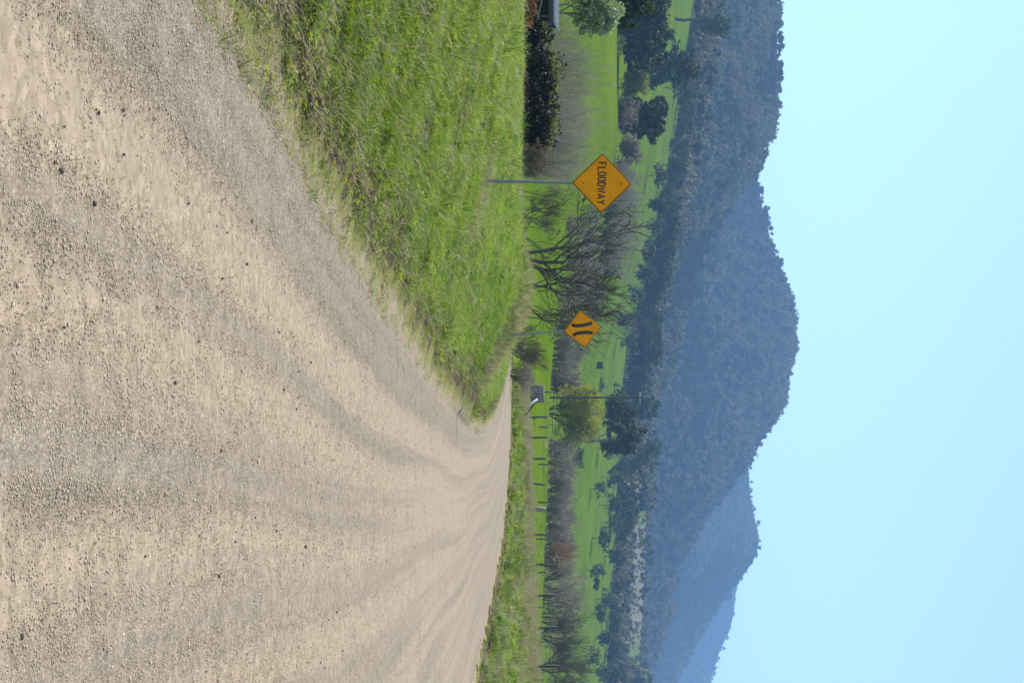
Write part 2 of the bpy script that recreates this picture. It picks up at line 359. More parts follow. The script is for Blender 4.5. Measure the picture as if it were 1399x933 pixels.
cc = mixc(nt, 1.0, cc, ramp(nt, n9, [(0.3, (.84, .83, .82)), (0.7, (1.06, 1.06, 1.06))]).outputs[0], 'MULTIPLY')
nt.links.new(cc, b.inputs['Base Color']); b.inputs['Roughness'].default_value = 0.92; b.inputs['Specular IOR Level'].default_value = 0.15
hh = mth(nt, 'ADD', mth(nt, 'MULTIPLY', mth(nt, 'SUBTRACT', 1.0, vo.outputs['Distance']), grs), mth(nt, 'MULTIPLY', mid, 0.5))
bump(nt, hh, 0.7, 0.008, b)
M['road'] = m
tag(link('gravel_road', rme, m), 'pale unsealed gravel road with swept wheel tracks bending left', kind='structure')

# ------------------------------------------------------------------ scattering
def scatter(name, pts, rot, scl, idx, protos, label, cat):
    """stuff: instances of the prototype meshes on points"""
    me = bpy.data.meshes.new(name); n = len(pts)
    me.vertices.add(n); me.vertices.foreach_set('co', np.asarray(pts, np.float32).ravel())
    a = me.attributes.new('rot', 'FLOAT_VECTOR', 'POINT'); a.data.foreach_set('vector', np.asarray(rot, np.float32).ravel())
    a = me.attributes.new('scl', 'FLOAT_VECTOR', 'POINT'); a.data.foreach_set('vector', np.asarray(scl, np.float32).ravel())
    a = me.attributes.new('pick', 'INT', 'POINT'); a.data.foreach_set('value', np.asarray(idx, np.int32).ravel())
    o = bpy.data.objects.new(name, me); COL.objects.link(o)
    col = bpy.data.collections.new(name + '_kinds')
    for i, (pm, mat) in enumerate(protos):
        if not pm.materials: pm.materials.append(mat)
        po = bpy.data.objects.new('%s_kind_%02d' % (name, i), pm); col.objects.link(po)
    g = bpy.data.node_groups.new(name, 'GeometryNodeTree')
    g.interface.new_socket('Geometry', in_out='INPUT', socket_type='NodeSocketGeometry')
    g.interface.new_socket('Geometry', in_out='OUTPUT', socket_type='NodeSocketGeometry')
    gi = g.nodes.new('NodeGroupInput'); go = g.nodes.new('NodeGroupOutput')
    ci = g.nodes.new('GeometryNodeCollectionInfo'); ci.inputs[0].default_value = col; ci.inputs[1].default_value = True; ci.inputs[2].default_value = True
    ip = g.nodes.new('GeometryNodeInstanceOnPoints'); ip.inputs['Pick Instance'].default_value = True
    def na(nm, dt):
        q = g.nodes.new('GeometryNodeInputNamedAttribute'); q.data_type = dt; q.inputs[0].default_value = nm; return q.outputs[0]
    g.links.new(gi.outputs[0], ip.inputs['Points']); g.links.new(ci.outputs[0], ip.inputs['Instance'])
    g.links.new(na('rot', 'FLOAT_VECTOR'), ip.inputs['Rotation']); g.links.new(na('scl', 'FLOAT_VECTOR'), ip.inputs['Scale'])
    g.links.new(na('pick', 'INT'), ip.inputs['Instance Index']); g.links.new(ip.outputs[0], go.inputs[0])
    o.modifiers.new('scatter', 'NODES').node_group = g
    return tag(o, label, cat, kind='stuff')

def ico(sub=1):
    import bmesh
    bm = bmesh.new(); bmesh.ops.create_icosphere(bm, subdivisions=sub, radius=1.0)
    v = np.array([q.co[:] for q in bm.verts]); f = np.array([[w.index for w in p.verts] for p in bm.faces]); bm.free()
    return v, f
ICO1, ICO2 = ico(1), ico(2)

def pebble_patch(seed, n, rad, smin, smax, big=0):
    r = np.random.default_rng(seed); V, F = [], []; k = 0; iv, fi = ICO1
    for i in range(n):
        s = smin * (smax / smin) ** (r.random() ** 2.2)
        a = r.random() * 2 * PI; q = rad * math.sqrt(r.random())
        v = iv * (1 + (r.random((len(iv), 1)) - .5) * .55) * np.array([s * (.7 + .7 * r.random()), s * (.7 + .7 * r.random()), s * (.28 + .25 * r.random())])
        ca, sa = math.cos(a * 3), math.sin(a * 3)
        v = np.stack([v[:, 0] * ca - v[:, 1] * sa + q * math.cos(a), v[:, 0] * sa + v[:, 1] * ca + q * math.sin(a), v[:, 2] + s * .2], -1)
        V.append(v); F.append(fi + k); k += len(v)
    return mesh_np('pebble_patch', np.concatenate(V), tris=np.concatenate(F))
peb = [(pebble_patch(100 + i, 24, .14, .0018, .0046), M['pebble']) for i in range(5)] + \
      [(pebble_patch(120 + i, 9, .16, .003, .0085), M['pebble']) for i in range(4)]

def sample_wedge(n, y0, y1, u0=-90, u1=1020, power=1.0):
    y = y0 + (y1 - y0) * rng.random(n) ** power; u = u0 + (u1 - u0) * rng.random(n)
    return (u - UC) / FPX * y, y
n = 52000
pv = 690 * rng.random(n) ** 0.95; y = np.minimum(FPX * EYE / (VH - pv * .93), 60); x = (-90 + 1110 * rng.random(n) - UC) / FPX * y
l = x - XL(y)
pr = gravel_mask(l, y) * .66 + .07
pr = np.where((l < 0), np.exp(-(-l / .22)) * .6, pr); pr = np.where(XR(y) - x < 0, 0, pr)
keep = rng.random(n) < pr
PX, PY = x[keep], y[keep]; n = len(PX)
PS = (PY / 5.0) ** .45 * (.7 + .6 * rng.random(n)); PI_ = np.where(rng.random(n) < .84, rng.integers(0, 5, n), rng.integers(5, 9, n))
pz = ground_z(PX, PY) + .004 + (gravel_mask(PX - XL(PY), PY) - .5) * 0.018 * (PX > XL(PY)) + (fbm(PX * 2.5, PY * 2.5, 3, 41) - .5) * .02
n = len(PX)
scatter('loose_gravel', np.stack([PX, PY, pz], -1), np.stack([np.zeros(n), np.zeros(n), rng.random(n) * 6.28], -1), np.repeat(PS[:, None], 3, 1), PI_, peb,
        'loose grey and brown gravel lying in bands along the road', 'gravel')

# larger loose stones one can count
def stone_mesh(seed):
    r = np.random.default_rng(seed); iv, fi = ICO1
    v = iv * (1 + (r.random((len(iv), 1)) - .5) * .5) * np.array([1, .8, .65])
    return mesh_np('loose_stone', v, tris=fi)
stones = [stone_mesh(40 + i) for i in range(5)]
for sm in stones: sm.materials.append(M['stone_brown'])
for i in range(150):
    for _ in range(30):
        x, y = sample_wedge(1, 4.8, 15, 5, 930, 0.8); x, y = float(x[0]), float(y[0])
        if x > XL(y) + .15: break
    s = .005 + .009 * rng.random() ** 2.5
    o = bpy.data.objects.new('loose_stone', stones[i % 5]); COL.objects.link(o)
    o.location = (x, y, gz(x, y) + s * .55 + (float(fbm(np.array([x * 2.5]), np.array([y * 2.5]), 3, 41)[0]) - .5) * .02); o.scale = (s, s, s); o.rotation_euler = (0, 0, rng.random() * 6.28)
    tag(o, 'dark brown stone lying loose on the pale gravel road', 'stone', 'dark stones loose on the road')

# ------------------------------------------------------------------ grass
def tuft(seed, n, rad, hmin, hmax, wid, lean, curl=.5, seg=2):
    r = np.random.default_rng(seed); V, F, T = [], [], []; k = 0
    for i in range(n):
        a = r.random() * 2 * PI; q = rad * math.sqrt(r.random()); h = hmin + (hmax - hmin) * r.random(); w = wid * (.6 + .8 * r.random())
        d = np.array([math.cos(a), math.sin(a), 0]); s = r.random() * PI; sv = np.array([math.cos(s), math.sin(s), 0]) * w
        base = d * q; le = lean * (r.random() * 1.2) * h
        p1 = base + d * le * .45 + np.array([0, 0, h * .55]); p2 = base + d * le * (1 + curl) + np.array([0, 0, h * (1 - .25 * curl * r.random())])
        V += [base - sv, base + sv, p1 + sv * .8, p1 - sv * .8, p2]
        F.append((k, k + 1, k + 2, k + 3)); T.append((k + 3, k + 2, k + 4)); k += 5
    return mesh_np('tuft', np.array(V), np.array(F), np.array(T))
def broadleaf(seed, n, rad, size):
    r = np.random.default_rng(seed); V, F = [], []; k = 0
    for i in range(n):
        a = r.random() * 2 * PI; q = rad * math.sqrt(r.random()); s = size * (.5 + r.random())
        c0 = np.array([math.cos(a) * q, math.sin(a) * q, .01 + .05 * r.random()]); d = np.array([math.cos(a + r.normal() * .6), math.sin(a + r.normal() * .6), .3 + .8 * r.random()]); d /= np.linalg.norm(d)
        sd_ = np.cross(d, [0, 0, 1]); sd_ /= np.linalg.norm(sd_)
        V += [c0, c0 + d * s * .5 + sd_ * s * .28, c0 + d * s, c0 + d * s * .5 - sd_ * s * .28]; F.append((k, k + 1, k + 2, k + 3)); k += 4
    return mesh_np('broadleaf', np.array(V), np.array(F))
gk = [(tuft(1, 30, .07, .02, .055, .0022, .7), M['grass']), (tuft(2, 30, .08, .03, .075, .0022, .8), M['grass']), (tuft(3, 28, .07, .018, .045, .0026, 1.0), M['grass']),
      (tuft(4, 22, .07, .03, .10, .0026, .8), M['grass_dark']), (broadleaf(5, 30, .09, .022), M['grass']), (broadleaf(6, 18, .07, .03), M['grass_yellow']),
      (tuft(7, 14, .08, .03, .11, .0016, 1.3), M['straw']), (broadleaf(8, 30, .10, .025), M['deadleaf']), (tuft(9, 16, .06, .12, .30, .0028, .5), M['grass_dark']),
      (tuft(10, 14, .05, .15, .38, .0018, .4), M['straw'])]
GXs, GYs, GS, GI = [], [], [], []
for n in (100000,):
    y = 1.0 / (1 / 6.2 + (1 / 105.0 - 1 / 6.2) * rng.random(n) ** .8); x = (-140 + 860 * rng.random(n) - UC) / FPX * y
    smul = (y / 9.0) ** .5
    sl = XL(y) - x
    patch = fbm(x * 1.2, y * 1.2, 3, 50); bare = fbm(x * .55, y * .45, 3, 60)
    pr = sstep(.3, 1.0, sl + (patch - .5) * .9) * np.where(bare > .66, .5, 1.0)
    pr = np.maximum(pr, .13 * (sl > -.12))
    keep = (rng.random(n) < pr) & (sl > -.2)
    x, y, sl, patch, bare = x[keep], y[keep], sl[keep], patch[keep], bare[keep]; k = len(x)
    base = rng.choice([0, 1, 2, 3, 4, 5], k, p=[.28, .26, .2, .12, .10, .04])
    t = rng.random(k)
    base = np.where(t < .15, 6, np.where(t > .992, 8, base))
    edge_p = np.exp(-((sl - .5) / .36) ** 2)
    base = np.where((rng.random(k) < .62 * edge_p), rng.choice([7, 7, 7, 6, 6, 4, 5], k), base)
    base = np.where((bare > .66) & (rng.random(k) < .5), rng.choice([7, 6, 4, 3], k), base)
    base = np.where((patch > .66) & (rng.random(k) < .2), 3, base)
    base = np.where((y > 50) & (base == 7), 8, base)
    s = smul[keep] * (.7 + .7 * rng.random(k)) * np.where(sl < .4, .7, 1.0)
    GXs.append(x); GYs.append(y); GS.append(s); GI.append(base)
# taller growth round the two sign posts and along the crest of the bank
for (cx, cy_, rad, n_, s0) in ((-2.75, 27.9, .9, 260, 1.3), (-.35, 44.2, 2.2, 500, 1.9), (-1.4, 47, 3.0, 300, 2.0)):
    x = cx + rng.normal(size=n_) * rad * .6; y = cy_ + rng.normal(size=n_) * rad * .6
    kk = (XL(y) - x) > .9; x, y = x[kk], y[kk]; n_ = len(x)
    GXs.append(x); GYs.append(y); GS.append(s0 * (.6 + .6 * rng.random(n_))); GI.append(rng.choice([9, 8, 6, 3, 9], n_))
GXs, GYs, GS, GI = map(np.concatenate, (GXs, GYs, GS, GI)); n = len(GXs)
scatter('bank_grass', np.stack([GXs, GYs, ground_z(GXs, GYs) - .008], -1), np.stack([rng.normal(size=n) * .15, rng.normal(size=n) * .15, rng.random(n) * 6.28], -1),
        np.stack([GS, GS, GS * np.where(GI >= 8, .5, .45)], -1), GI, gk, 'short green grass and weeds on the bank left of the road', 'grass')

# right verge: rougher weeds and dry stalks
wk = [(tuft(21, 26, .14, .12, .36, .006, .6), M['grass_dark']), (tuft(22, 26, .14, .10, .30, .006, .7), M['grass']), (tuft(23, 24, .16, .25, .62, .004, .5), M['straw']),
      (broadleaf(24, 30, .2, .13), M['grass_yellow']), (broadleaf(25, 30, .2, .12), M['grass_dark']), (broadleaf(26, 30, .22, .09), M['deadleaf'])]
n = 15000
y = 50 + 95 * rng.random(n); x = (420 + 720 * rng.random(n) - UC) / FPX * y
sr = x - XR(y); keep = (sr > .05) & (sr < 42) & (y < 140); x, y, sr = x[keep], y[keep], sr[keep]; n = len(x)
pt = fbm(x * .5, y * .5, 3, 70)
i_ = rng.choice([0, 1, 2, 3, 4], n, p=[.3, .28, .16, .13, .13])
i_ = np.where((sr < 1.2) & (rng.random(n) < .6), rng.choice([5, 5, 2, 4], n), i_)
i_ = np.where((sr > 5) & (rng.random(n) < .55), rng.choice([2, 2, 0], n), i_)
s = (.55 + .8 * rng.random(n)) * (.6 + pt) * np.where(sr < .8, .55, 1.0) * np.where(sr > 14, .65, 1.0)
scatter('verge_weeds', np.stack([x, y, ground_z(x, y) - .02], -1), np.stack([rng.normal(size=n) * .12, rng.normal(size=n) * .12, rng.random(n) * 6.28], -1),
        np.repeat(s[:, None], 3, 1), i_, wk, 'rough green weeds and dry stalks on the verge right of the road', 'weeds')

# ------------------------------------------------------------------ trees: generators
def tubes(segs, n=4):
    s = np.array(segs, float)
    if not len(s): s = np.zeros((1, 8))
    p0, p1, r0, r1 = s[:, 0:3], s[:, 3:6], s[:, 6], s[:, 7]
    d = p1 - p0; d /= np.maximum(np.linalg.norm(d, axis=1, keepdims=True), 1e-9)
    ref = np.where(np.abs(d[:, 2:3]) > .9, np.array([[1., 0, 0]]), np.array([[0., 0, 1]]))
    a = np.cross(d, ref); a /= np.maximum(np.linalg.norm(a, axis=1, keepdims=True), 1e-9); b_ = np.cross(d, a)
    ang = np.arange(n) * 2 * PI / n
    ring = np.cos(ang)[None, :, None] * a[:, None] + np.sin(ang)[None, :, None] * b_[:, None]
    V = np.concatenate([p0[:, None] + ring * r0[:, None, None], p1[:, None] + ring * r1[:, None, None]], 1)
    base = (np.arange(len(s)) * 2 * n)[:, None]; k = np.arange(n)[None]; k2 = (k + 1) % n
    F = np.stack([base + k, base + k2, base + n + k2, base + n + k], -1)
    return V.reshape(-1, 3), F.reshape(-1, 4)
def tube_mesh(name, segs, n=4, smooth=True):
    V, F = tubes(segs, n); return mesh_np(name, V, F, smooth=smooth)

def grow_bare(seed, H, stems=1, lean=.15, levels=4, kids=4, spread=.75, up=.10, r0=None, wander=.16, ratio=.62, rmin=.008, droop=0.0, fork=.35):
    r = random.Random(seed); trunk, crown, tips = [], [], []
    r0 = r0 or H * .022
    def grow(p, d, L, rad, lev):
        ns = 5 if lev == 0 else 4
        sl = L / ns; q = Vector(p); d = Vector(d); rr = rad
        tgt = max(rmin, rad * (.55 if lev < levels else .3))
        for i in range(ns):
            g = Vector((r.gauss(0, 1), r.gauss(0, 1), r.gauss(0, 1))) * wander
            tr = up if lev < levels - 1 else up - droop
            d = (d + g + Vector((0, 0, tr))).normalized()
            p1 = q + d * sl; r1 = rad + (tgt - rad) * (i + 1) / ns
            (trunk if lev <= 1 else crown).append((*q, *p1, rr, r1))
            q = p1; rr = r1
            if lev < levels and (i / ns >= (fork if lev == 0 else .12)):
                nk = kids if i == ns - 1 else (kids / 2.0 if lev == 0 else kids / 2.6)
                nk = int(nk) + (1 if r.random() < nk % 1 else 0)
                for _ in range(nk):
                    ax = Vector((r.gauss(0, 1), r.gauss(0, 1), r.gauss(0, 1))); ax = (ax - d * ax.dot(d)).normalized()
                    nd = (d + ax * spread * (.6 + .7 * r.random())).normalized()
                    grow(q, nd, L * ratio * (.7 + .5 * r.random()), rr * .62, lev + 1)
        if lev == levels: tips.append(tuple(q))
    for k in range(stems):
        a = 2 * PI * (k + r.random() * .6) / stems; le = lean * (.5 + r.random())
        o = Vector((math.cos(a), math.sin(a), 0)) * (H * .012 * (stems > 1))
        grow(o, Vector((math.cos(a) * le, math.sin(a) * le, 1)).normalized(), H * .42 * (.8 + .35 * r.random()), r0 * (1 if stems == 1 else .75), 0)
    top = max(s[5] for s in (crown or trunk)); k = H / top
    sc_ = lambda L_: [tuple(v * k for v in s[:6]) + (max(s[6], rmin), max(s[7], rmin * .8)) for s in L_]
    return sc_(trunk), sc_(crown), [tuple(v * k for v in t) for t in tips]

def quads_at(P, size, r, droop=0.0, aspect=.5, outward=None):
    n = len(P)
    d = r.normal(size=(n, 3)); d[:, 2] -= droop
    if outward is not None: d += outward
    d /= np.linalg.norm(d, axis=1, keepdims=True)
    e = r.normal(size=(n, 3)); e -= d * (e * d).sum(1, keepdims=True); e /= np.linalg.norm(e, axis=1, keepdims=True)
    s = size * (.5 + r.random((n, 1)))
    V = np.stack([P - d * s * .5, P + e * s * aspect * .5, P + d * s * .5, P - e * s * aspect * .5], 1).reshape(-1, 3)
    return V, np.arange(n * 4).reshape(-1, 4)
def crown_mesh(name, seed, lobes, n, size, clumps=26, cl=.38, droop=.2, aspect=.6, hollow=.35):
    r = np.random.default_rng(seed); lobes = np.array(lobes, float)
    vol = lobes[:, 3] * lobes[:, 4] * lobes[:, 5]; k = r.choice(len(lobes), clumps * len(lobes), p=vol / vol.sum())
    d = r.normal(size=(len(k), 3)); d /= np.linalg.norm(d, axis=1, keepdims=True)
    C = lobes[k, :3] + d * lobes[k, 3:6] * (hollow + (1 - hollow) * r.random((len(k), 1)))
    cr = lobes[k, 3:6].mean(1) * cl * (.6 + .8 * r.random(len(k)))
    j = r.integers(0, len(C), n); q = r.normal(size=(n, 3)); q /= np.linalg.norm(q, axis=1, keepdims=True)
    Pp = C[j] + q * (cr[j] * r.random(n) ** .45)[:, None] * np.array([1, 1, .75])
    V, F = quads_at(Pp, size, r, droop, aspect, q * .4)
    return mesh_np(name, V, F)

def bare_tree(name, label, p, seed, H, bark='bark_dark', twig='twig_dark', group=None, buds=0, cat='tree', sides=4, **kw):
    t, c, tips = grow_bare(seed, H, **kw)
    root = empty(name, p); tag(root, label, cat, group)
    link('trunk', tube_mesh('trunk', t, 6), M[bark], root); link('crown', tube_mesh('crown', c, 3), M[twig], root)
    if buds:
        r = np.random.default_rng(seed); T = np.array(tips)[r.integers(0, len(tips), buds)] + r.normal(size=(buds, 3)) * .14 * H / 9
        V, F = quads_at(T, .16 * H / 9, r, .5); link('leaves', mesh_np('leaves', V, F), M['bud'], root)
    return root
def leafy_tree(name, label, p, seed, H, W, mat='leaf_gum', bark='bark_grey', group=None, n=3500, size=.35, trunk_frac=.3, lobes=None, lean=0.0, clumps=16, cat='tree', tr=None, **kw):
    r = np.random.default_rng(seed); root = empty(name, p); tag(root, label, cat, group)
    if lobes is None:
        lobes = []
        for i in range(7):
            a = i * 2.4 + r.random(); h = trunk_frac + (1 - trunk_frac) * (.22 + .58 * i / 6.0); q = W * .27 * (1.15 - .75 * abs(h - .55)) * (.7 + .5 * r.random())
            lobes.append((math.cos(a) * q + lean * H * h, math.sin(a) * q, H * h, W * .27, W * .27, H * (1 - trunk_frac) * .24))
        lobes.append((lean * H * .85, 0, H * .86, W * .22, W * .22, H * .14))
    tr = tr or H * .022
    segs = []; q = Vector((0, 0, 0))
    top = Vector((lean * H * .6, 0, H * .72))
    for i in range(5):
        t1 = (i + 1) / 5; p1 = top * t1 + Vector((r.normal() * .02 * H, r.normal() * .02 * H, 0)) * (t1 < 1)
        segs.append((*q, *p1, tr * (1 - .14 * i), tr * (1 - .14 * (i + 1)))); q = p1
    for lb in lobes:
        z0 = max(H * trunk_frac * .75, lb[2] - H * .25); t0 = min(z0 / (H * .72), .98); b0 = top * t0; mid_ = (Vector(b0) + Vector(lb[:3])) * .5 + Vector((0, 0, H * .02))
        segs.append((*b0, *mid_, tr * .5, tr * .33)); segs.append((*mid_, *lb[:3], tr * .33, tr * .12))
    link('trunk', tube_mesh('trunk', segs, 6), M[bark], root)
    link('crown', crown_mesh('crown', seed, lobes, n, size, clumps=clumps, **kw), M[mat], root)
    return root
def copy_tree(src, p, label, scale=1.0, rz=0.0, group=None):
    o = src.copy(); COL.objects.link(o); o.location = p; o.rotation_euler = (0, 0, rz); o.scale = (scale, scale, scale) if not isinstance(scale, tuple) else scale
    for ch in src.children:
        c_ = ch.copy(); COL.objects.link(c_); c_.parent = o; c_.matrix_parent_inverse = ch.matrix_parent_inverse
    o['label'] = label
    if group: o['group'] = group
    return o
def Hof(p, v): return (EYE + (v - VH) / FPX * p.y) - p.z     # height that reaches image level v
def Wof(du, y): return du / FPX * y
def sink(p, d=.1): return Vector((p.x, p.y, p.z - d))
#@@OBJECTS
# ------------------------------------------------------------------ mountains
def ridge(name, label, yfoot, yridge, yback, kn, vfoot, amp, seed, ustep=7, rows=46):
    us = np.arange(-420, 1370, ustep); ku, kv = zip(*kn); vr = np.interp(us, ku, kv)
    p = np.pad(vr, 1, mode='edge'); vr = (p[:-2] + 2 * p[1:-1] + p[2:]) / 4
    ts = np.concatenate([np.linspace(0, 1, rows), np.linspace(1.06, 2, 10)])
    U, T = np.meshgrid(us, ts); VR = np.interp(U, us, vr)
    Yd = np.where(T <= 1, yfoot + (yridge - yfoot) * T, yridge + (yback - yridge) * (T - 1))
    Zr = EYE + (VR - VH) / FPX * yridge; Zf = EYE + (vfoot - VH) / FPX * yfoot
    tt = np.clip(T, 0, 1); prof = tt ** 1.12
    Z = np.where(T <= 1, Zf + (Zr - Zf) * prof, Zr - (T - 1) * (Zr - Zf) * .8)
    X = (U - UC) / FPX * Yd
    w = np.sin(np.clip(T, 0, 1) * PI) ** .8
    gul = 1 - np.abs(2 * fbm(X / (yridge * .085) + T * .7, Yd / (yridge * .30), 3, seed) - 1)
    Z = Z + w * amp * (gul - .6) + w * amp * .5 * (fbm(X / (yridge * .03), Yd / (yridge * .03), 3, seed + 4) - .5)
    idx = np.arange(U.size).reshape(U.shape)
    q = np.stack([idx[:-1, :-1], idx[:-1, 1:], idx[1:, 1:], idx[1:, :-1]], -1).reshape(-1, 4)
    me = mesh_np(name, np.stack([X, Yd, Z], -1).reshape(-1, 3), q, smooth=True)
    o = link(name, me, M['hill']); tag(o, label, kind='structure')
    return U, T, X, Yd, Z, gul + .35 * (fbm(X / (yridge * .02), Yd / (yridge * .05), 3, seed + 9) - .5)
M['hill'] = plain_mat('hill', (0.018, 0.023, 0.011), (0.036, 0.036, 0.02), .03, 1.0, 0, 0.2, 2.0)
M['hill'].node_tree.nodes['Principled BSDF'].inputs['Specular IOR Level'].default_value = 0.0
RID = [
 ridge('hill_spur', 'wooded spur coming down from the left in front of the peak', 880, 1480, 1850,
   [(-420, 1050), (0, 1061), (50, 1062), (100, 1062), (150, 1059), (190, 1050), (215, 1041), (235, 1031), (262, 1006), (300, 984), (324, 973), (373, 952), (430, 934), (480, 912), (540, 888), (620, 866), (1370, 820)], 800, 48, 3),
 ridge('mountain', 'blue wooded mountain with the highest peak', 1500, 2050, 2700,
   [(-420, 900), (150, 955), (210, 1015), (235, 1034), (280, 1041), (330, 1054), (370, 1066), (410, 1076), (440, 1081), (475, 1083), (500, 1076), (540, 1065), (570, 1056), (600, 1036), (625, 1024), (660, 996), (700, 965), (760, 930), (850, 896), (933, 876), (1370, 830)], 780, 120, 5),
 ridge('mountain', 'blue rounded mountain right of the highest peak', 2300, 3000, 3700,
   [(-420, 850), (400, 900), (560, 960), (600, 1000), (625, 1022), (660, 1024), (690, 1027), (720, 1035), (740, 1038), (760, 1033), (785, 1017), (805, 1000), (850, 968), (900, 938), (933, 922), (1370, 850)], 770, 120, 8),
 ridge('mountain', 'palest far mountain sloping down behind the others', 3600, 4500, 5200,
   [(-420, 900), (600, 960), (700, 990), (785, 1008), (805, 1006), (830, 1004), (860, 998), (890, 983), (933, 970), (1100, 935), (1370, 900)], 760, 120, 12)]

# wooded slopes: one mass of tree crowns
def crown_clump(seed, n, leaf):
    r = np.random.default_rng(seed); lob = []
    for i in range(5):
        a = r.random() * 6.28; q = .32 * r.random() ** .5; lob.append((math.cos(a) * q, math.sin(a) * q, .55 + .3 * r.random(), .3, .3, .24))
    me = crown_mesh('forest_crown', seed, lob, n, leaf, clumps=7, cl=.5, hollow=.3, aspect=.8)
    return me
fk = [(crown_clump(300 + i, 130, .22), M['forest']) for i in range(6)] + [(crown_clump(310 + i, 100, .2), M['forest_light']) for i in range(4)]
FP, FS = [], []
def clearing(x, y):
    u = UC + FPX * x / y
    return (y < 1500) & (y > 960) & (u > 690) & (u < 905)
FG = []
for (U, T, X, Yd, Z, GU), cnt, sz in zip(RID, (17000, 18000, 14000, 10000), (6.0, 7.6, 7.6, 9)):
    r_, c_ = U.shape
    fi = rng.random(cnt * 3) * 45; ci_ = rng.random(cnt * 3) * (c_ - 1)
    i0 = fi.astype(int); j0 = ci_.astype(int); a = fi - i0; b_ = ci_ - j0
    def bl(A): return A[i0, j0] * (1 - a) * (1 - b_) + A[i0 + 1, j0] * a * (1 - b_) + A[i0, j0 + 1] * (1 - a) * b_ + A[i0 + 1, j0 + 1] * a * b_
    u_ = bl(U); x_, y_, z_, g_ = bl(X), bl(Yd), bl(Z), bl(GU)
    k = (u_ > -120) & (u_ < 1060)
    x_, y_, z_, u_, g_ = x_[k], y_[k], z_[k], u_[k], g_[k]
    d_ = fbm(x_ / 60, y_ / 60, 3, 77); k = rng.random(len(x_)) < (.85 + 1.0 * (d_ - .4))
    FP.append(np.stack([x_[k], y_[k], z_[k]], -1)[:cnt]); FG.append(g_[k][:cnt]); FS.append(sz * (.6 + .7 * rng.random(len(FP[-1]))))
# lower slopes between the top paddocks and the hills
n = 12000
y_ = 755 + 655 * rng.random(n); u_ = -120 + 1180 * rng.random(n); x_ = (u_ - UC) / FPX * y_
k = (~clearing(x_, y_) | (rng.random(n) < .24)) & (y_ > 760 + 60 * (fbm(x_ * .02, y_ * 0, 3, 90) - .3)); x_, y_ = x_[k], y_[k]; z_ = ground_z(x_, y_)
low = (UC + FPX * x_ / y_ > 690) & (UC + FPX * x_ / y_ < 910) & (y_ < 1500)
FP.append(np.stack([x_, y_, z_], -1)); FS.append(7.0 * (.4 + 1.0 * rng.random(len(x_)) ** 1.5) * np.where(low, .6, 1))
FG.append(.35 + .9 * fbm(x_ / 35, y_ / 35, 3, 66)); FG = np.concatenate(FG); FP = np.concatenate(FP); FS = np.concatenate(FS); n = len(FP); FP[:, 2] -= FS * .22
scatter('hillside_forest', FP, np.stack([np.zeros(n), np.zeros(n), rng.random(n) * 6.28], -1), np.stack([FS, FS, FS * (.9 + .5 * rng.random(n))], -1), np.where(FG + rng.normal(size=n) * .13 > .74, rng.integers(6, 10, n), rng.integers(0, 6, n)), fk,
        'distant eucalypt forest covering the hills', 'forest')

# ------------------------------------------------------------------ haze
def box_mesh(name, x0, x1, y0, y1, z0, z1):
    V = [(x, y, z) for z in (z0, z1) for y in (y0, y1) for x in (x0, x1)]
    F = [(0, 2, 3, 1), (4, 5, 7, 6), (0, 1, 5, 4), (2, 6, 7, 3), (0, 4, 6, 2), (1, 3, 7, 5)]
    return mesh_np(name, V, F)
hm = bpy.data.materials.new('haze'); hm.use_nodes = True; hn = hm.node_tree; hn.nodes.clear()
ho = hn.nodes.new('ShaderNodeOutputMaterial'); pv_ = hn.nodes.new('ShaderNodeVolumePrincipled')
pv_.inputs['Color'].default_value = (0.29, 0.53, 0.95, 1); pv_.inputs['Density'].default_value = 0.00024; pv_.inputs['Anisotropy'].default_value = 0.1
hn.links.new(pv_.outputs[0], ho.inputs['Volume'])
ztop = max(float(r_[4].max()) for r_ in RID) + 18
hz = link('haze', box_mesh('haze', float(xs.min()) - 60, float(xs.max()) + 60, float(ys.min()) - 60, float(ys.max()) + 60, float(GZ.min()) - 1.0, ztop), hm); tag(hz, 'blue haze in the air over the valley', 'haze', kind='stuff')

# ------------------------------------------------------------------ road signs
def prism(name, pts, d, bevel=0):
    """flat outline in x,z with thickness d towards -y (front face at y=-d)"""
    n = len(pts); V = [(p[0], 0, p[1]) for p in pts] + [(p[0], -d, p[1]) for p in pts]
    me = bpy.data.meshes.new(name)
    me.from_pydata(V, [], [tuple(range(n)), tuple(range(2 * n - 1, n - 1, -1))] + [(i, i + n, (i + 1) % n + n, (i + 1) % n) for i in range(n)])
    me.update(); return me
def rdiamond(h, r, k=5):
    """rounded square standing on a corner; h = half diagonal"""
    s = h / math.sqrt(2); out = []
    for q in range(4):
        cx, cz = [(s - r, s - r), (-(s - r), s - r), (-(s - r), -(s - r)), (s - r, -(s - r))][q]
        for i in range(k + 1):
            a = q * PI / 2 + i / k * PI / 2; x, z = cx + r * math.cos(a), cz + r * math.sin(a)
            out.append(((x - z) / math.sqrt(2), (x + z) / math.sqrt(2)))
    return out
def ring_mesh(name, outer, inner, d):
    n = len(outer); V = [(p[0], -d, p[1]) for p in outer] + [(p[0], -d, p[1]) for p in inner] + [(p[0], 0, p[1]) for p in outer] + [(p[0], 0, p[1]) for p in inner]
    F = []
    for i in range(n):
        j = (i + 1) % n
        F += [(i, j, n + j, n + i), (2 * n + i, 3 * n + i, 3 * n + j, 2 * n + j), (i, 2 * n + i, 2 * n + j, j), (n + i, n + j, 3 * n + j, 3 * n + i)]
    return mesh_np(name, V, F)
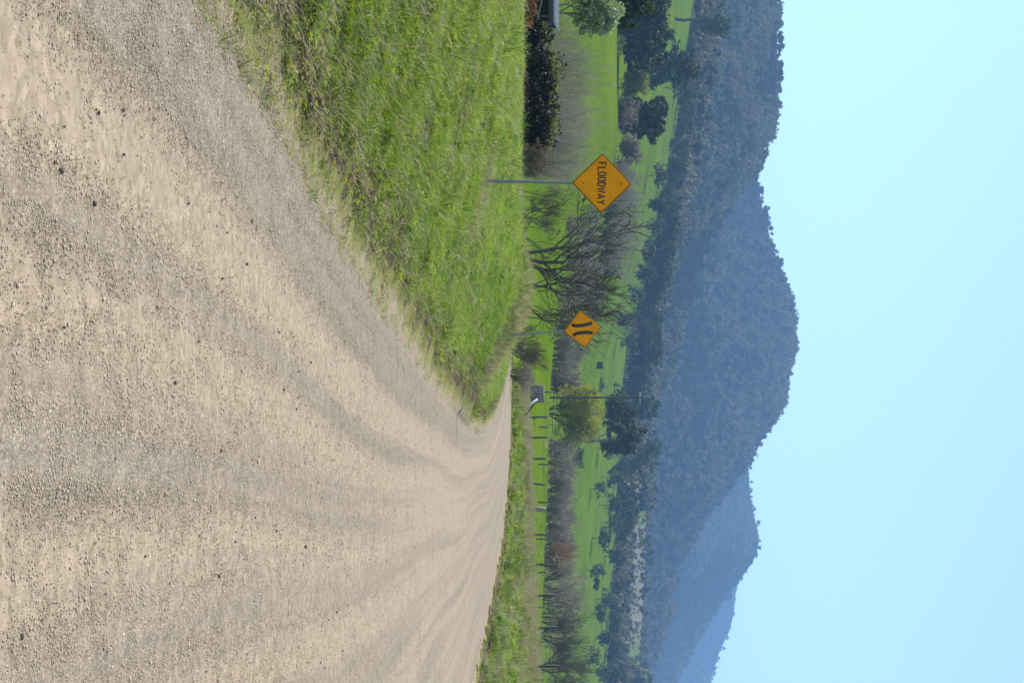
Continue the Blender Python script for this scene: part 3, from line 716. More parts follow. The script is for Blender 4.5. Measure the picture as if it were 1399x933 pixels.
def stroke_mesh(name, lines, w, d):
    """letters from strokes: each polyline becomes a mitred band of width w"""
    V, F = [], []
    for ln in lines:
        P_ = [Vector((p[0], p[1])) for p in ln]; closed = (P_[0] - P_[-1]).length < 1e-6
        if closed: P_ = P_[:-1]
        n = len(P_); k = len(V); L_, R_ = [], []
        for i in range(n):
            a = P_[i - 1] if (i > 0 or closed) else None; c_ = P_[(i + 1) % n] if (i < n - 1 or closed) else None
            d1 = (P_[i] - a).normalized() if a is not None else (c_ - P_[i]).normalized(); d2 = (c_ - P_[i]).normalized() if c_ is not None else d1
            t = (d1 + d2); t = t.normalized() if t.length > 1e-6 else d1
            nn = Vector((-t.y, t.x)); f = 1 / max(.45, nn.dot(Vector((-d1.y, d1.x))))
            L_.append(P_[i] + nn * w * .5 * f); R_.append(P_[i] - nn * w * .5 * f)
        for a, b_ in zip(L_, R_): V += [(a.x, -d, a.y), (b_.x, -d, b_.y), (a.x, 0, a.y), (b_.x, 0, b_.y)]
        m_ = n if closed else n - 1
        for i in range(m_):
            a = k + 4 * i; b_ = k + 4 * ((i + 1) % n)
            F += [(a, a + 1, b_ + 1, b_), (a, b_, b_ + 2, a + 2), (a + 1, a + 3, b_ + 3, b_ + 1), (a + 2, b_ + 2, b_ + 3, a + 3)]
        if not closed:
            e = k + 4 * (n - 1); F += [(k, k + 2, k + 3, k + 1), (e, e + 1, e + 3, e + 2)]
    return mesh_np(name, V, F)
def oval(w, h, k=9):
    """rounded O outline of stroke centres, lower left at 0,0"""
    r = w * .48; out = []
    for cx, cz, a0 in ((w - r, r, -90), (w - r, h - r, 0), (r, h - r, 90), (r, r, 180)):
        for i in range(k): a = R(a0 + 90 * i / (k - 1)); out.append((cx + r * math.cos(a), cz + r * math.sin(a)))
    return out + [out[0]]
def dee(w, h):
    r = w * .62; out = [(0, 0), (w - r, 0)]
    for cx, cz, a0 in ((w - r, r, -90), (w - r, h - r, 0)):
        for i in range(7): a = R(a0 + 15 * i); out.append((cx + r * math.cos(a), cz + r * math.sin(a)))
    return out + [(0, h), (0, 0)]
def sign_post(root, zb, zt, lean):
    t = []
    segs = [(-math.tan(lean) * 0 + math.tan(lean) * (zb - 0), 0, zb, math.tan(lean) * zt, 0, zt, .03, .03)]
    V, F = tubes(segs, 12); n = 12
    me = mesh_np('post', V, F, smooth=True)
    o = link('post', me, M['galv'], root)
    return o
def road_sign(name, label, u, y, tilt, v_center, diag_px, post_lean):
    p = at(u, y); hd = diag_px / 2 / FPX * y; zc = (EYE + (v_center - VH) / FPX * y) - p.z
    root = empty(name, (p.x, p.y, p.z)); tag(root, label, 'road sign', 'yellow warning signs on the bank')
    sign_post(root, -.35, zc + hd * .93, post_lean)
    pan = link('panel', prism('panel', rdiamond(hd, .045), .004), M['sign_yellow'], root, (math.tan(post_lean) * zc, -.045, zc)); pan.rotation_euler = (0, tilt, 0)
    bo = link('border', ring_mesh('border', rdiamond(hd - .008, .04), rdiamond(hd - .031, .032), .0025), M['sign_black'], pan, (0, -.0042, 0))
    for dz in (hd * .62, -hd * .62):
        V, F = tubes([(-.05, 0, 0, .05, 0, 0, .022, .022)], 8)
        br = link('bracket', mesh_np('bracket', V, F), M['galv'], root, (math.tan(post_lean) * (zc + dz), -.022, zc + dz))
        bl = link('bolt', prism('bolt', [(.012 * math.cos(a * PI / 4), .012 * math.sin(a * PI / 4)) for a in range(8)], .006), M['timber_dark'], pan, (0, -.004, dz))
    return root, pan, hd
# FLOODWAY
root, pan, hd = road_sign('road_sign', 'yellow diamond sign reading FLOODWAY on a grey post', 247, 27.9, R(1.5), 822.6, 83, R(1.4))
lh = 11.6 / FPX * 27.9; gap = .006
W_ = {'F': .42, 'L': .40, 'O': .44, 'D': .44, 'W': .62, 'A': .54, 'Y': .52}
def glyph(ch, h):
    w = W_[ch] * h
    g = {'F': [[(0, 0), (0, h), (w, h)], [(0, h * .52), (w * .82, h * .52)]], 'L': [[(0, h), (0, 0), (w, 0)]], 'O': [oval(w, h)], 'D': [dee(w, h)],
         'W': [[(0, h), (w * .25, 0), (w * .5, h * .9), (w * .75, 0), (w, h)]], 'A': [[(0, 0), (w * .5, h), (w, 0)], [(w * .2, h * .32), (w * .8, h * .32)]],
         'Y': [[(0, h), (w * .5, h * .45), (w, h)], [(w * .5, h * .45), (w * .5, 0)]]}[ch]
    return g, w
txt = 'FLOODWAY'; total = 57.0 / FPX * 27.9; ws = [W_[c_] * lh * .88 for c_ in txt]; sp = (total - sum(ws)) / 7
x = -total / 2
for ch, w_ in zip(txt, ws):
    g, _ = glyph(ch, lh * .88)
    o = link('letter', stroke_mesh('letter', g, lh * .165, .0025), M['sign_black'], pan, (x, -.0042, -lh * .47)); x += w_ + sp
# narrow bridge
root, pan, hd = road_sign('road_sign', 'leaning yellow diamond sign with two curved black bars', 459, 44.2, R(-7.3), 796.3, 52.6, R(-5.2))
k = 44.2 / FPX; ca, sa = math.cos(R(-7.3)), math.sin(R(-7.3))
def loc2(v, u):
    dx, dz = (u - 450.2) * k, (v - 796.3) * k; return (dx * ca - dz * sa, dx * sa + dz * ca)
for pts in ([(781.5, 444.4), (785.5, 445.7), (789.5, 446.0), (795.6, 445.3), (803.5, 443.9), (806.5, 443.0), (809.2, 441.3)], [(783.6, 459.2), (786, 457.4), (788.8, 456.2), (795.6, 455.3), (803.5, 454.8), (807, 455.1), (810.6, 456.2)]):
    link('symbol_bar', stroke_mesh('symbol_bar', [[loc2(*q) for q in pts]], 4.6 * k, .0025), M['sign_black'], pan, (0, -.0042, 0))

# ------------------------------------------------------------------ fences
def post_mesh(h, r, seed, n=7):
    rr = np.random.default_rng(seed); segs = []; q = np.zeros(3); q[2] = -.3
    for i in range(3):
        p1 = np.array([rr.normal() * .012, rr.normal() * .012, -.3 + (h + .3) * (i + 1) / 3]); segs.append((*q, *p1, r * (1.05 - .05 * i), r * (1.0 - .05 * i))); q = p1
    V, F = tubes(segs, n)
    a = np.arange(n); cap = len(V); V = np.concatenate([V, [q]]); b0 = 2 * n * 2 + n
    T = np.stack([b0 + a, b0 + (a + 1) % n, np.full(n, cap)], -1)
    return mesh_np('post', V, F, T)
def wires(root, tops, hs, name='wire', r=.004):
    for h in hs:
        segs = []
        for (a, b_) in zip(tops[:-1], tops[1:]):
            m_ = (a + b_) / 2 - Vector((0, 0, .02)); off = Vector((0, 0, h))
            segs += [(*(a + off), *(m_ + off), r, r), (*(m_ + off), *(b_ + off), r, r)]
        link(name, tube_mesh('wire', segs, 3), M['wire'], root)
def fence(label, spec, h, rad, mat, wire_h, seed, lean=.03, thick=(), group=None, wr=.004):
    pts = [at(u, y) for u, y in spec]; root = empty('fence', pts[0]); tag(root, label, 'fence', group)
    var = [post_mesh(1.0, rad, seed + i) for i in range(3)]
    tk = post_mesh(1.0, rad * 2.3, seed + 9)
    for v_ in var: v_.materials.append(M[mat])
    tk.materials.append(M['timber_grey'])
    r = random.Random(seed)
    for i, p in enumerate(pts):
        o = link('post', tk if i in thick else var[i % 3], None, root, p - pts[0]); o.scale = (1, 1, h * (1 + r.gauss(0, .06))); o.rotation_euler = (r.gauss(0, lean), r.gauss(0, lean), r.random() * 6)
    wires(root, [p - pts[0] for p in pts], wire_h, r=wr)
    return root
fy = lambda u: 92 + (910 - u) * .141
fence('post and wire fence beyond the right hand verge with one thick grey post', [(u, fy(u)) for u in (1010, 960, 910, 858, 813, 770, 730, 695, 660, 627, 598, 570)], 1.55, .095, 'timber_dark', (.35, .65, .95, 1.2, 1.38), 5, thick=(7,))
fence('short dark post fence running across the bright paddock behind the roadside fence', [(u, 168 + (900 - u) * .03) for u in (980, 928, 876, 829, 782, 736, 686, 634, 583, 535)], 1.15, .09, 'timber_dark', (.4, .75, 1.05), 25)
# rail fence along the top of the bright paddock
pts = [at(u, 212) for u in (470, 492, 514, 536, 558, 580, 602, 622)]
root = empty('rail_fence', pts[0]); tag(root, 'low dark rail fence under the budding willow', 'fence')
pm = post_mesh(1.0, .05, 77); pm.materials.append(M['timber_dark'])
for p in pts: link('post', pm, None, root, p - pts[0])
for h in (.5, .9):
    link('rail', tube_mesh('rail', [(*(a - pts[0] + Vector((0, -.05, h))), *(b_ - pts[0] + Vector((0, -.05, h))), .035, .035) for a, b_ in zip(pts[:-1], pts[1:])], 5), M['timber_dark'], root)

def plank(name, a, b_, w, t, mat, parent):
    """a squared timber from a to b"""
    a, b_ = Vector(a), Vector(b_); d = b_ - a; L_ = d.length
    me = box_mesh(name, -w / 2, w / 2, -t / 2, t / 2, 0, L_)
    o = link(name, me, M[mat], parent, a); o.rotation_euler = d.to_track_quat('Z', 'Y').to_euler(); return o
# leaning timbers by the fence end
p = at(556, 112); root = empty('fence_stay', p); tag(root, 'pale plank leaning against a dark one at the fence end', 'timber brace')
k = 112 / FPX; zt = EYE + (735 - VH) * k - p.z
plank('pale_plank', (6 * k, -.1, zt - 25 * k), (-11 * k, 0, zt), .26, .14, 'timber_pale', root)
plank('dark_plank', (14 * k, .3, zt - 18 * k), (-9 * k, .08, zt - .06), .17, .10, 'timber_dark', root)
# grey timber hut behind it
p = at(538, 150); k = 150 / FPX; w_ = 24 * k; h_ = EYE + (744 - VH) * k - p.z; root = empty('timber_hut', p); tag(root, 'small weathered grey hut behind the leaning pale plank', 'hut')
for i in range(6): link('board', box_mesh('board', -w_ / 2 + i * w_ / 6 + .004, -w_ / 2 + (i + 1) * w_ / 6 - .004, -.6, -.57, -.2, h_ - .1 - .01 * (i % 2)), M['board_mauve'], root)
link('frame', box_mesh('frame', -w_ / 2 + .02, w_ / 2 - .02, -.565, .6, -.2, h_ - .14), M['timber_dark'], root)
ro = link('roof', box_mesh('roof', -w_ / 2 - .02, w_ / 2 + .02, -.62, .62, 0, .04), M['board_mauve'], root, (0, 0, h_ - .07)); ro.rotation_euler = (R(4), 0, 0)

# power pole
p = at(543, 232); k = 232 / FPX; root = empty('power_pole', p); tag(root, 'tall thin power pole with white insulators rising behind the willow', 'power pole')
H = Hof(p, 876); link('pole', tube_mesh('pole', [(0, 0, -.5, 0, 0, H * .5, .16, .14), (0, 0, H * .5, 0, 0, H, .14, .11)], 9), M['timber_dark'], root)
ca_ = link('crossarm', box_mesh('crossarm', -.8, .8, -.06, .06, -.06, .06), M['timber_grey'], root, (.02, -.16, H - .25))
for dx in (-.7, -.3, .3, .7): link('insulator', tube_mesh('insulator', [(0, 0, .06, 0, 0, .12, .03, .07), (0, 0, .12, 0, 0, .24, .07, .05)], 8), M['porcelain'], ca_, (dx, 0, 0))
link('brace', tube_mesh('brace', [(-.5, -.2, H - .3, 0, -.15, H - .9, .025, .025), (.5, -.2, H - .3, 0, -.15, H - .9, .025, .025)], 5), M['galv'], root)

# lean-to shed at the left edge of the picture
p = at(6, 80); k = 80 / FPX; root = empty('farm_shed', p); tag(root, 'half hidden shed with blue grey iron roof and leaning pale timbers', 'shed')
zt = EYE + (762 - VH) * k - p.z; xe = 31 * k
V, F = [], []; nn = 26
for i in range(nn + 1):
    xx = -3.2 + (xe + 3.2) * i / nn; c_ = .02 * (i % 2); V += [(xx, -1.0, zt - .28 + c_), (xx, 1.4, zt + .12 + c_)]
for i in range(nn): F.append((2 * i, 2 * i + 2, 2 * i + 3, 2 * i + 1))
ro = link('roof', mesh_np('roof', V, F), M['iron_sheet'], root); ro.modifiers.new('thickness', 'SOLIDIFY').thickness = .012
link('fascia', box_mesh('fascia', -3.2, xe, -1.04, -1.005, zt - .46, zt - .22), M['timber_dark'], root)
link('back_wall', box_mesh('back_wall', -3.1, xe - .15, 1.2, 1.25, -.3, zt), M['timber_dark'], root)
link('end_wall', box_mesh('end_wall', xe - .15, xe - .11, -.9, 1.25, -.3, zt - .30), M['timber_dark'], root)
plank('post', (xe - .3, -.95, -.3), (xe - .32, -.95, zt - .3), .1, .1, 'timber_dark', root)
plank('brace', (-.9, -1.1, zt - .55), (xe - .25, -1.15, zt - 1.0), .09, .06, 'timber_grey', root)
plank('brace', (xe - .3, -1.2, zt - 1.05), (xe + .25, -1.25, zt - .75), .07, .06, 'timber_grey', root)

# ------------------------------------------------------------------ thickets and shrubs near the crest
def shrub(name, label, p, seed, lobes, n, size, mat, group=None, cat='shrub', top=None, stems=14, stem_mat='bark_brown', **kw):
    root = empty(name, p); tag(root, label, cat, group); r = random.Random(seed)
    segs = []
    for i in range(stems):
        lb = lobes[i % len(lobes)]; e = Vector((lb[0] + r.gauss(0, lb[3] * .4), lb[1] + r.gauss(0, lb[4] * .4), lb[2] + lb[5] * .6 * r.random())); b0 = Vector((lb[0] * .7 + r.gauss(0, .1), lb[1] * .7, -.15))
        m_ = (b0 + e) * .5 + Vector((r.gauss(0, .1), r.gauss(0, .1), lb[5] * .3)); segs += [(*b0, *m_, .02, .014), (*m_, *e, .014, .006)]
    tag(link('stems', tube_mesh('stems', segs, 4), M[stem_mat], root), kind='stuff')
    link('foliage', crown_mesh('foliage', seed, lobes, n, size, **kw), M[mat], root)
    if top:
        tl = [(l[0], l[1], l[2] + l[5] * .72, l[3] * .75, l[4] * .75, l[5] * .28) for l in lobes]
        link('painted_lit_top', crown_mesh('painted_lit_top', seed + 1, tl, int(n * top[1]), size * .9, clumps=14, cl=.4), M[top[0]], root)  # same foliage again in a paler colour, painting the lit top
    return root
y = 60.0; k = y / FPX
p = at(128, y); base = EYE + (704 - VH) * k
def lob(u, v0, v1, du, dy=.8): return ((u - 128) * k, rng.normal() * .25, EYE + ((v0 + v1) / 2 - VH) * k - p.z, du * k, dy, (v1 - v0) / 2 * k)
shrub('bramble_thicket', 'dark bramble thicket with sunlit top painted paler on the bank crest', p, 61, [lob(30, 690, 738, 20), lob(205, 690, 744, 16), lob(48, 690, 752, 20), lob(70, 690, 760, 22), lob(95, 690, 770, 24), lob(120, 690, 766, 24), lob(145, 690, 762, 24), lob(170, 690, 766, 26), lob(190, 690, 760, 17), lob(108, 690, 740, 40), lob(160, 690, 738, 40)],
      52000, .10, 'leaf_bramble', top=('leaf_bramble_lit', .07), cl=.5, clumps=40, hollow=.05)
p = at(215, 58.0); k = 58.0 / FPX
shrub('dry_scrub', 'tangle of pale dry scrub right of the dark bramble thicket', p, 62, [(0, 0, .55, .45, .5, .75), (.45, .1, .45, .4, .4, .7), (-.3, .1, .5, .35, .4, .8)], 1500, .06, 'deadleaf', stems=60, clumps=30, cl=.3)
p = at(14, 58.0)
shrub('dead_bracken', 'rusty brown dead bracken at the foot of the shed', p, 63, [(-.5, 0, .35, .5, .5, .38), (.1, 0, .38, .45, .4, .36), (.55, .1, .3, .3, .4, .3)], 3200, .09, 'bracken', stems=20, clumps=20)
p = at(36, 66.0); k = 66 / FPX
shrub('weedy_shrub', 'grey green weedy shrub between shed and bramble thicket', p, 64, [(-.1, 0, EYE + 26 * k - p.z - .3, .5, .5, .5), (.4, 0, EYE + 34 * k - p.z - .4, .4, .4, .55), (-.5, 0, EYE + 20 * k - p.z - .3, .5, .5, .5)], 2400, .09, 'leaf_silver', clumps=20)
p = at(423, 52.0); k = 52 / FPX
shrub('small_dark_shrub', 'small dark tussock on the bank crest left of the leaning sign', p, 65, [(0, 0, .15, .22, .22, .24), (.1, 0, .2, .15, .15, .2)], 500, .08, 'leaf_bramble', clumps=10)

# ------------------------------------------------------------------ bare trees near the creek
p = at(352, 92); bare_tree('bare_tree', 'large dark bare tree with forking trunks between the two yellow signs', sink(p), 3, Hof(p, 912), stems=4, lean=.5, levels=4, kids=1.75, spread=.74, up=.045, ratio=.70, r0=.21, rmin=.017, fork=.3, wander=.13, twig='twig_black')
p = at(398, 97); bare_tree('bare_tree', 'slim bare tree just left of the leaning sign', sink(p), 8, Hof(p, 882), stems=3, lean=.32, levels=4, kids=2.0, spread=.6, up=.08, r0=.12, rmin=.014, twig='twig_black', fork=.15)
p = at(428, 104); bare_tree('bare_tree', 'thin bare tree directly behind the leaning sign', sink(p), 12, Hof(p, 858), stems=2, lean=.15, levels=4, kids=2.0, spread=.55, up=.12, r0=.09, rmin=.013, twig='twig_dark')
p = at(313, 100); bare_tree('bare_tree', 'low bare tree with one long leaning limb right of the FLOODWAY sign', sink(p), 15, Hof(p, 790), stems=3, lean=.7, levels=4, kids=2.0, spread=.65, up=.05, r0=.1, rmin=.013, twig='twig_black')
p = at(474, 84); bare_tree('bare_shrub', 'fan shaped bare shrub right of the leaning sign', sink(p, .2), 18, Hof(p, 757), stems=7, lean=.6, levels=3, kids=3, spread=.5, up=.06, r0=.05, rmin=.006, bark='bark_brown', cat='shrub', fork=.15)
p = at(512, 96); bare_tree('bare_shrub', 'low brown bare shrub beside the grey hut', sink(p, .2), 19, Hof(p, 748), stems=6, lean=.5, levels=3, kids=3, spread=.6, up=.06, r0=.05, rmin=.006, bark='bark_brown', twig='twig_brown', cat='shrub', fork=.1)
p = at(263, 105); bare_tree('bare_tree', 'upright bare sapling behind the FLOODWAY sign post', sink(p), 22, Hof(p, 800), stems=3, lean=.2, levels=3, kids=3, spread=.45, up=.16, r0=.05, rmin=.006, bark='bark_brown')
p = at(290, 108); bare_tree('bare_tree', 'upright bare sapling at the right corner of the FLOODWAY sign', sink(p), 23, Hof(p, 795), stems=3, lean=.25, levels=3, kids=3, spread=.45, up=.16, r0=.05, rmin=.006, bark='bark_brown')
p = at(206, 112); bare_tree('bare_tree', 'fan of arching bare stems left of the FLOODWAY sign', sink(p), 24, Hof(p, 838), stems=8, lean=.45, levels=3, kids=3, spread=.4, up=.12, r0=.07, rmin=.006, twig='twig_brown', bark='bark_brown', fork=.1)
# leafless brush along the creek
bv = []
for i, (u, y, v) in enumerate(((62, 108, 815), (80, 116, 828), (98, 120, 808), (112, 112, 838), (128, 122, 815), (142, 114, 812), (154, 124, 828), (168, 116, 820), (182, 122, 832), (222, 118, 815), (236, 124, 805), (48, 118, 800), (90, 106, 795), (135, 106, 798), (165, 106, 800), (188, 108, 802))):
    v += 12; p = at(u, y); lab = 'leafless brown creekside sapling above the dark bramble thicket'
    if i < 4: bv.append((bare_tree('creek_sapling', lab, sink(p, .2), 30 + i, Hof(p, v), stems=9, lean=.28, levels=3, kids=2.3, spread=.42, up=.14, r0=.035, rmin=.006, bark='bark_brown', twig='twig_brown', group='creekside saplings', fork=.05, wander=.1), Hof(p, v)))
    else:
        s_, h_ = bv[i % 4]; f = Hof(p, v) / h_; copy_tree(s_, sink(p, .2), lab, (f * 1.05, f * 1.05, f), i * 1.7)

# ------------------------------------------------------------------ left: evergreens and shrubs by the creek
def gum(label, u, y, vb, vt, du, seed, mat='leaf_gum', n=4200, size=.3, name='evergreen_tree', group=None, **kw):
    p = at(u, y); H = Hof(p, vt); return leafy_tree(name, label, sink(p), seed, H, Wof(du, y), mat, n=n, size=size, group=group, **kw)
def bush(label, u, y, vb, vt, du, seed, mat, n=2500, size=.2, name='bush', group=None):
    p = at(u, y); k = y / FPX; z0 = EYE + (vb - VH) * k - p.z; z1 = EYE + (vt - VH) * k - p.z; w = du * k; r = random.Random(seed)
    lb = [(r.uniform(-.5, .5) * w * .62, r.gauss(0, .15) * w, z0 + (z1 - z0) * r.uniform(.25, .72), w * .3, w * .3, (z1 - z0) * .33) for _ in range(7)]
    return shrub(name, label, p, seed, lb, n, size, mat, group=group, clumps=16, cl=.4)
y = 100; k = y / FPX; p = at(18, y)
def L3(u, v, du, dv, c=18, dy=1.0): return ((u - c) * k, dy * rng.normal() * .4, EYE + (v - VH) * k - p.z, du * k, du * k, dv * k)
leafy_tree('silver_gum', 'silver leaved gum filling the left edge above the shed', sink(p), 71, Hof(p, 850), 3, 'leaf_silver', lobes=[L3(-10, 810, 30, 34), L3(22, 805, 24, 22), L3(28, 828, 24, 22), L3(40, 818, 14, 20), L3(8, 838, 26, 16), L3(48, 832, 8, 12)], n=9000, size=.22, clumps=22, tr=.13, droop=.8)
y = 118; k = y / FPX; p = at(12, y)
leafy_tree('olive_gum', 'olive grey tree above the silver leaved gum', sink(p), 72, Hof(p, 890), 3, 'leaf_gum', lobes=[L3(-5, 862, 26, 22, 12), L3(20, 858, 18, 18, 12), L3(8, 880, 20, 12, 12), L3(32, 848, 12, 12, 12)], n=6000, size=.28, clumps=20, tr=.15)
y = 345; k = y / FPX; p = at(50, y)
leafy_tree('dark_pine', 'broad near black evergreen on the left behind the silver gum', sink(p), 73, Hof(p, 918), 10, 'leaf_dark', lobes=[L3(20, 880, 34, 30, 50, 2), L3(62, 876, 26, 32, 50, 2), L3(36, 905, 26, 14, 50, 2), L3(75, 900, 20, 18, 50, 2), L3(92, 880, 16, 22, 50, 2), L3(50, 860, 34, 14, 50, 2), L3(-6, 900, 26, 20, 50, 2)], n=15000, size=.8, clumps=26, tr=.4, bark='bark_dark')
gum('round dark evergreen left of the FLOODWAY sign top', 160, 352, 843, 912, 58, 74, 'leaf_dark', 10000, .8, 'dark_pine', trunk_frac=.06, bark='bark_dark')
bush('yellow green willow shrub between the two dark evergreens', 112, 346, 840, 890, 48, 75, 'leaf_olive', 4200, .45)
bush('brown grey leafless shrub below the round dark evergreen', 152, 345, 840, 878, 60, 76, 'scrub', 4200, .4)
bush('olive brown shrub touching the left tip of the FLOODWAY sign', 207, 343, 836, 878, 48, 77, 'scrub', 3400, .4)
bush('yellow green shrub at the foot of the broad near black evergreen', 62, 338, 838, 858, 36, 78, 'leaf_olive', 1500, .25)
gum('mid green gum rising above the broad near black evergreen', 95, 480, 905, 956, 66, 79, 'leaf_gum', 5500, 1.0, trunk_frac=.2)
gum('lone gum with a dark leaning trunk on the high left paddock', 26, 640, 938, 1000, 44, 80, 'leaf_gum', 3200, .8, trunk_frac=.42, lean=.12, bark='bark_dark', tr=.75)

# ------------------------------------------------------------------ middle distance bare groves and the willow
p = at(562, 245); wil = bare_tree('budding_willow', 'rounded willow with yellow green buds behind the rail fence', sink(p), 91, Hof(p, 830), stems=5, lean=.5, levels=4, kids=2.7, spread=.6, up=.1, droop=.22, r0=.17, rmin=.018, twig='twig_olive', buds=5000, fork=.08, ratio=.62)
kw_ = 245 / FPX
link('leaves', crown_mesh('leaves', 92, [((u_ - 562) * kw_, rng.normal(), EYE + (v_ - VH) * kw_ - p.z, du_ * kw_, du_ * kw_, dv_ * kw_) for u_, v_, du_, dv_ in ((562, 812, 26, 17), (545, 800, 20, 20), (582, 798, 20, 22), (538, 780, 14, 18), (590, 776, 14, 18), (562, 785, 28, 22))], 12500, .28, clumps=60, cl=.32, hollow=.7, droop=.8, aspect=.4), M['bud'], wil)
def grove(items, lab, grp, seed0, twig, nvar=3, **kw):
    var = []
    for i, (u, y, v) in enumerate(items):
        p = at(u, y); H = Hof(p, v)
        if i < nvar: var.append((bare_tree('bare_grove_tree', lab, sink(p, .2), seed0 + i, H, twig=twig, group=grp, **kw), H))
        else:
            s_, h_ = var[i % nvar]; f = H / h_; copy_tree(s_, sink(p, .2), lab, (f * 1.1, f * 1.1, f), i * 2.1)
r_ = random.Random(4)
kwg = dict(stems=6, lean=.25, levels=3, kids=2.6, spread=.45, up=.13, r0=.10, rmin=.016, bark='bark_brown', fork=.08, wander=.11)
grove([(468 + i * 8.5, 255 + r_.uniform(-8, 25), 792 + r_.uniform(-8, 14)) for i in range(8)], 'bare brown tree in the thicket behind the leaning sign', 'thicket behind the leaning sign', 200, 'twig_brown', **kwg)
grove([(608 + i * 12.5, 258 + r_.uniform(-8, 25), 792 + r_.uniform(-12, 8)) for i in range(14)], 'slender bare tree in the grove between willow and rusty shrub', 'bare grove beyond the paddock', 210, 'twig_brown', **kwg)
grove([(318, 250, 825), (332, 262, 832), (350, 255, 822), (366, 268, 835), (384, 258, 826), (402, 265, 818), (300, 270, 830)], 'brown leafless tree in the clump behind the large bare tree', 'clump behind the large bare tree', 220, 'twig_brown', **kwg)
grove([(240, 300, 880), (256, 320, 892), (272, 310, 888), (292, 330, 895), (312, 318, 885), (336, 330, 890), (360, 340, 875)], 'leafless reddish brown tree on the slope above the FLOODWAY sign', 'bare trees on the slope above the FLOODWAY sign', 230, 'twig_brown', **kwg)
p = at(764, 262); bare_tree('rusty_shrub', 'rusty orange leafless shrub at the end of the bare grove', sink(p), 241, Hof(p, 797), stems=9, lean=.4, levels=3, kids=3, spread=.45, up=.12, r0=.07, rmin=.016, bark='bark_brown', twig='twig_red', fork=.08, cat='shrub')
for i, (u, y, v, lab) in enumerate(((795, 235, 808, 'spreading bare tree right of the rusty orange shrub'), (822, 240, 814, 'second spreading bare tree right of the rusty orange shrub'), (868, 232, 818, 'dark many stemmed bare tree second from the right edge'), (912, 228, 822, 'dark many stemmed bare tree at the right edge'), (955, 235, 818, 'bare tree cut by the right edge'), (845, 250, 806, 'smaller bare tree between the spreading and the dark ones'))):
    p = at(u, y); bare_tree('bare_tree', lab, sink(p, .2), 250 + i, Hof(p, v), stems=7, lean=.55, levels=3, kids=3, spread=.55, up=.07, r0=.11, rmin=.016, bark='bark_dark', twig='twig_brown' if i in (0, 1, 5) else 'twig_dark', fork=.06)

# ------------------------------------------------------------------ far paddock: evergreens, shelter belt
gum('dark evergreen at the right shoulder of the willow', 600, 420, 800, 882, 40, 301, 'leaf_dark', 5200, .75, trunk_frac=.42)
gum('bushy evergreen rising behind the willow top', 566, 440, 810, 872, 44, 302, 'leaf_gum', 4400, .75, trunk_frac=.45)
gum('grey green gum above the dark evergreen by the willow', 622, 720, 850, 905, 48, 303, 'leaf_gum', 3400, .8, trunk_frac=.25)
gum('left hand round paddock tree on the far green slope', 652, 610, 826, 852, 26, 304, 'leaf_gum', 2000, .55, trunk_frac=.3)
gum('right hand round paddock tree on the far green slope', 690, 615, 822, 852, 30, 305, 'leaf_gum', 2200, .55, trunk_frac=.3)
gum('small dark round tree low on the far slope to the right', 797, 600, 802, 820, 17, 306, 'leaf_dark', 1300, .5, trunk_frac=.1)
gum('gum with a leaning trunk at the paddock top near the right edge', 846, 705, 816, 850, 28, 307, 'leaf_gum', 2000, .7, trunk_frac=.4, lean=.2, tr=.5)
lab = 'tall thin trunked gum in the shelter belt along the far paddock'
var = []
for i in range(26):
    u = 402 + i * 6.4 + r_.uniform(-2, 2); y = 748 + r_.uniform(-8, 30); p = at(u, y); H = Hof(p, 905 - .05 * (u - 400) + r_.uniform(-16, 6))
    if i < 4: var.append((leafy_tree('shelter_gum', lab, sink(p), 320 + i, H, Wof(20, y), 'leaf_gum', n=1500, size=.85, trunk_frac=.33, group='shelter belt gums', tr=.3, bark='bark_dark'), H))
    else: s_, h_ = var[i % 4]; f = H / h_; copy_tree(s_, sink(p), lab, (f, f, f), i * 1.3)
lab = 'dark gum standing along the top edge of the upper left paddock'
var = []
for i, (u, y, v) in enumerate(((130, 700, 948), (150, 745, 955), (172, 730, 950), (196, 700, 925), (206, 745, 945), (226, 700, 940), (246, 735, 938), (264, 690, 925), (282, 735, 930), (302, 740, 932), (324, 745, 930), (345, 740, 925), (368, 745, 920), (388, 745, 915))):
    p = at(u, y); H = Hof(p, v)
    if i < 3: var.append((leafy_tree('paddock_gum', lab, sink(p), 340 + i, H, Wof(30, y), 'leaf_gum', n=2200, size=.85, trunk_frac=.25, group='gums on the upper left paddock edge', bark='bark_dark'), H))
    else: s_, h_ = var[i % 3]; f = H / h_; copy_tree(s_, sink(p), lab, (f, f, f), i * 1.9)
lab = 'dark gum along the top of the far green slope on the right'
var = []
for i in range(16):
    u = 640 + i * 20 + r_.uniform(-6, 6); y = 752 + r_.uniform(0, 30); p = at(u, y); H = Hof(p, np.interp(u, [600, 700, 760, 850, 933], [885, 868, 852, 842, 842]) + r_.uniform(-12, 8))
    if i < 3: var.append((leafy_tree('slope_gum', lab, sink(p), 360 + i, H, Wof(26, y), 'leaf_gum', n=1800, size=.85, trunk_frac=.2, group='gums along the far slope', bark='bark_dark'), H))
    else: s_, h_ = var[i % 3]; f = H / h_; copy_tree(s_, sink(p), lab, (f, f, f), i * 1.9)

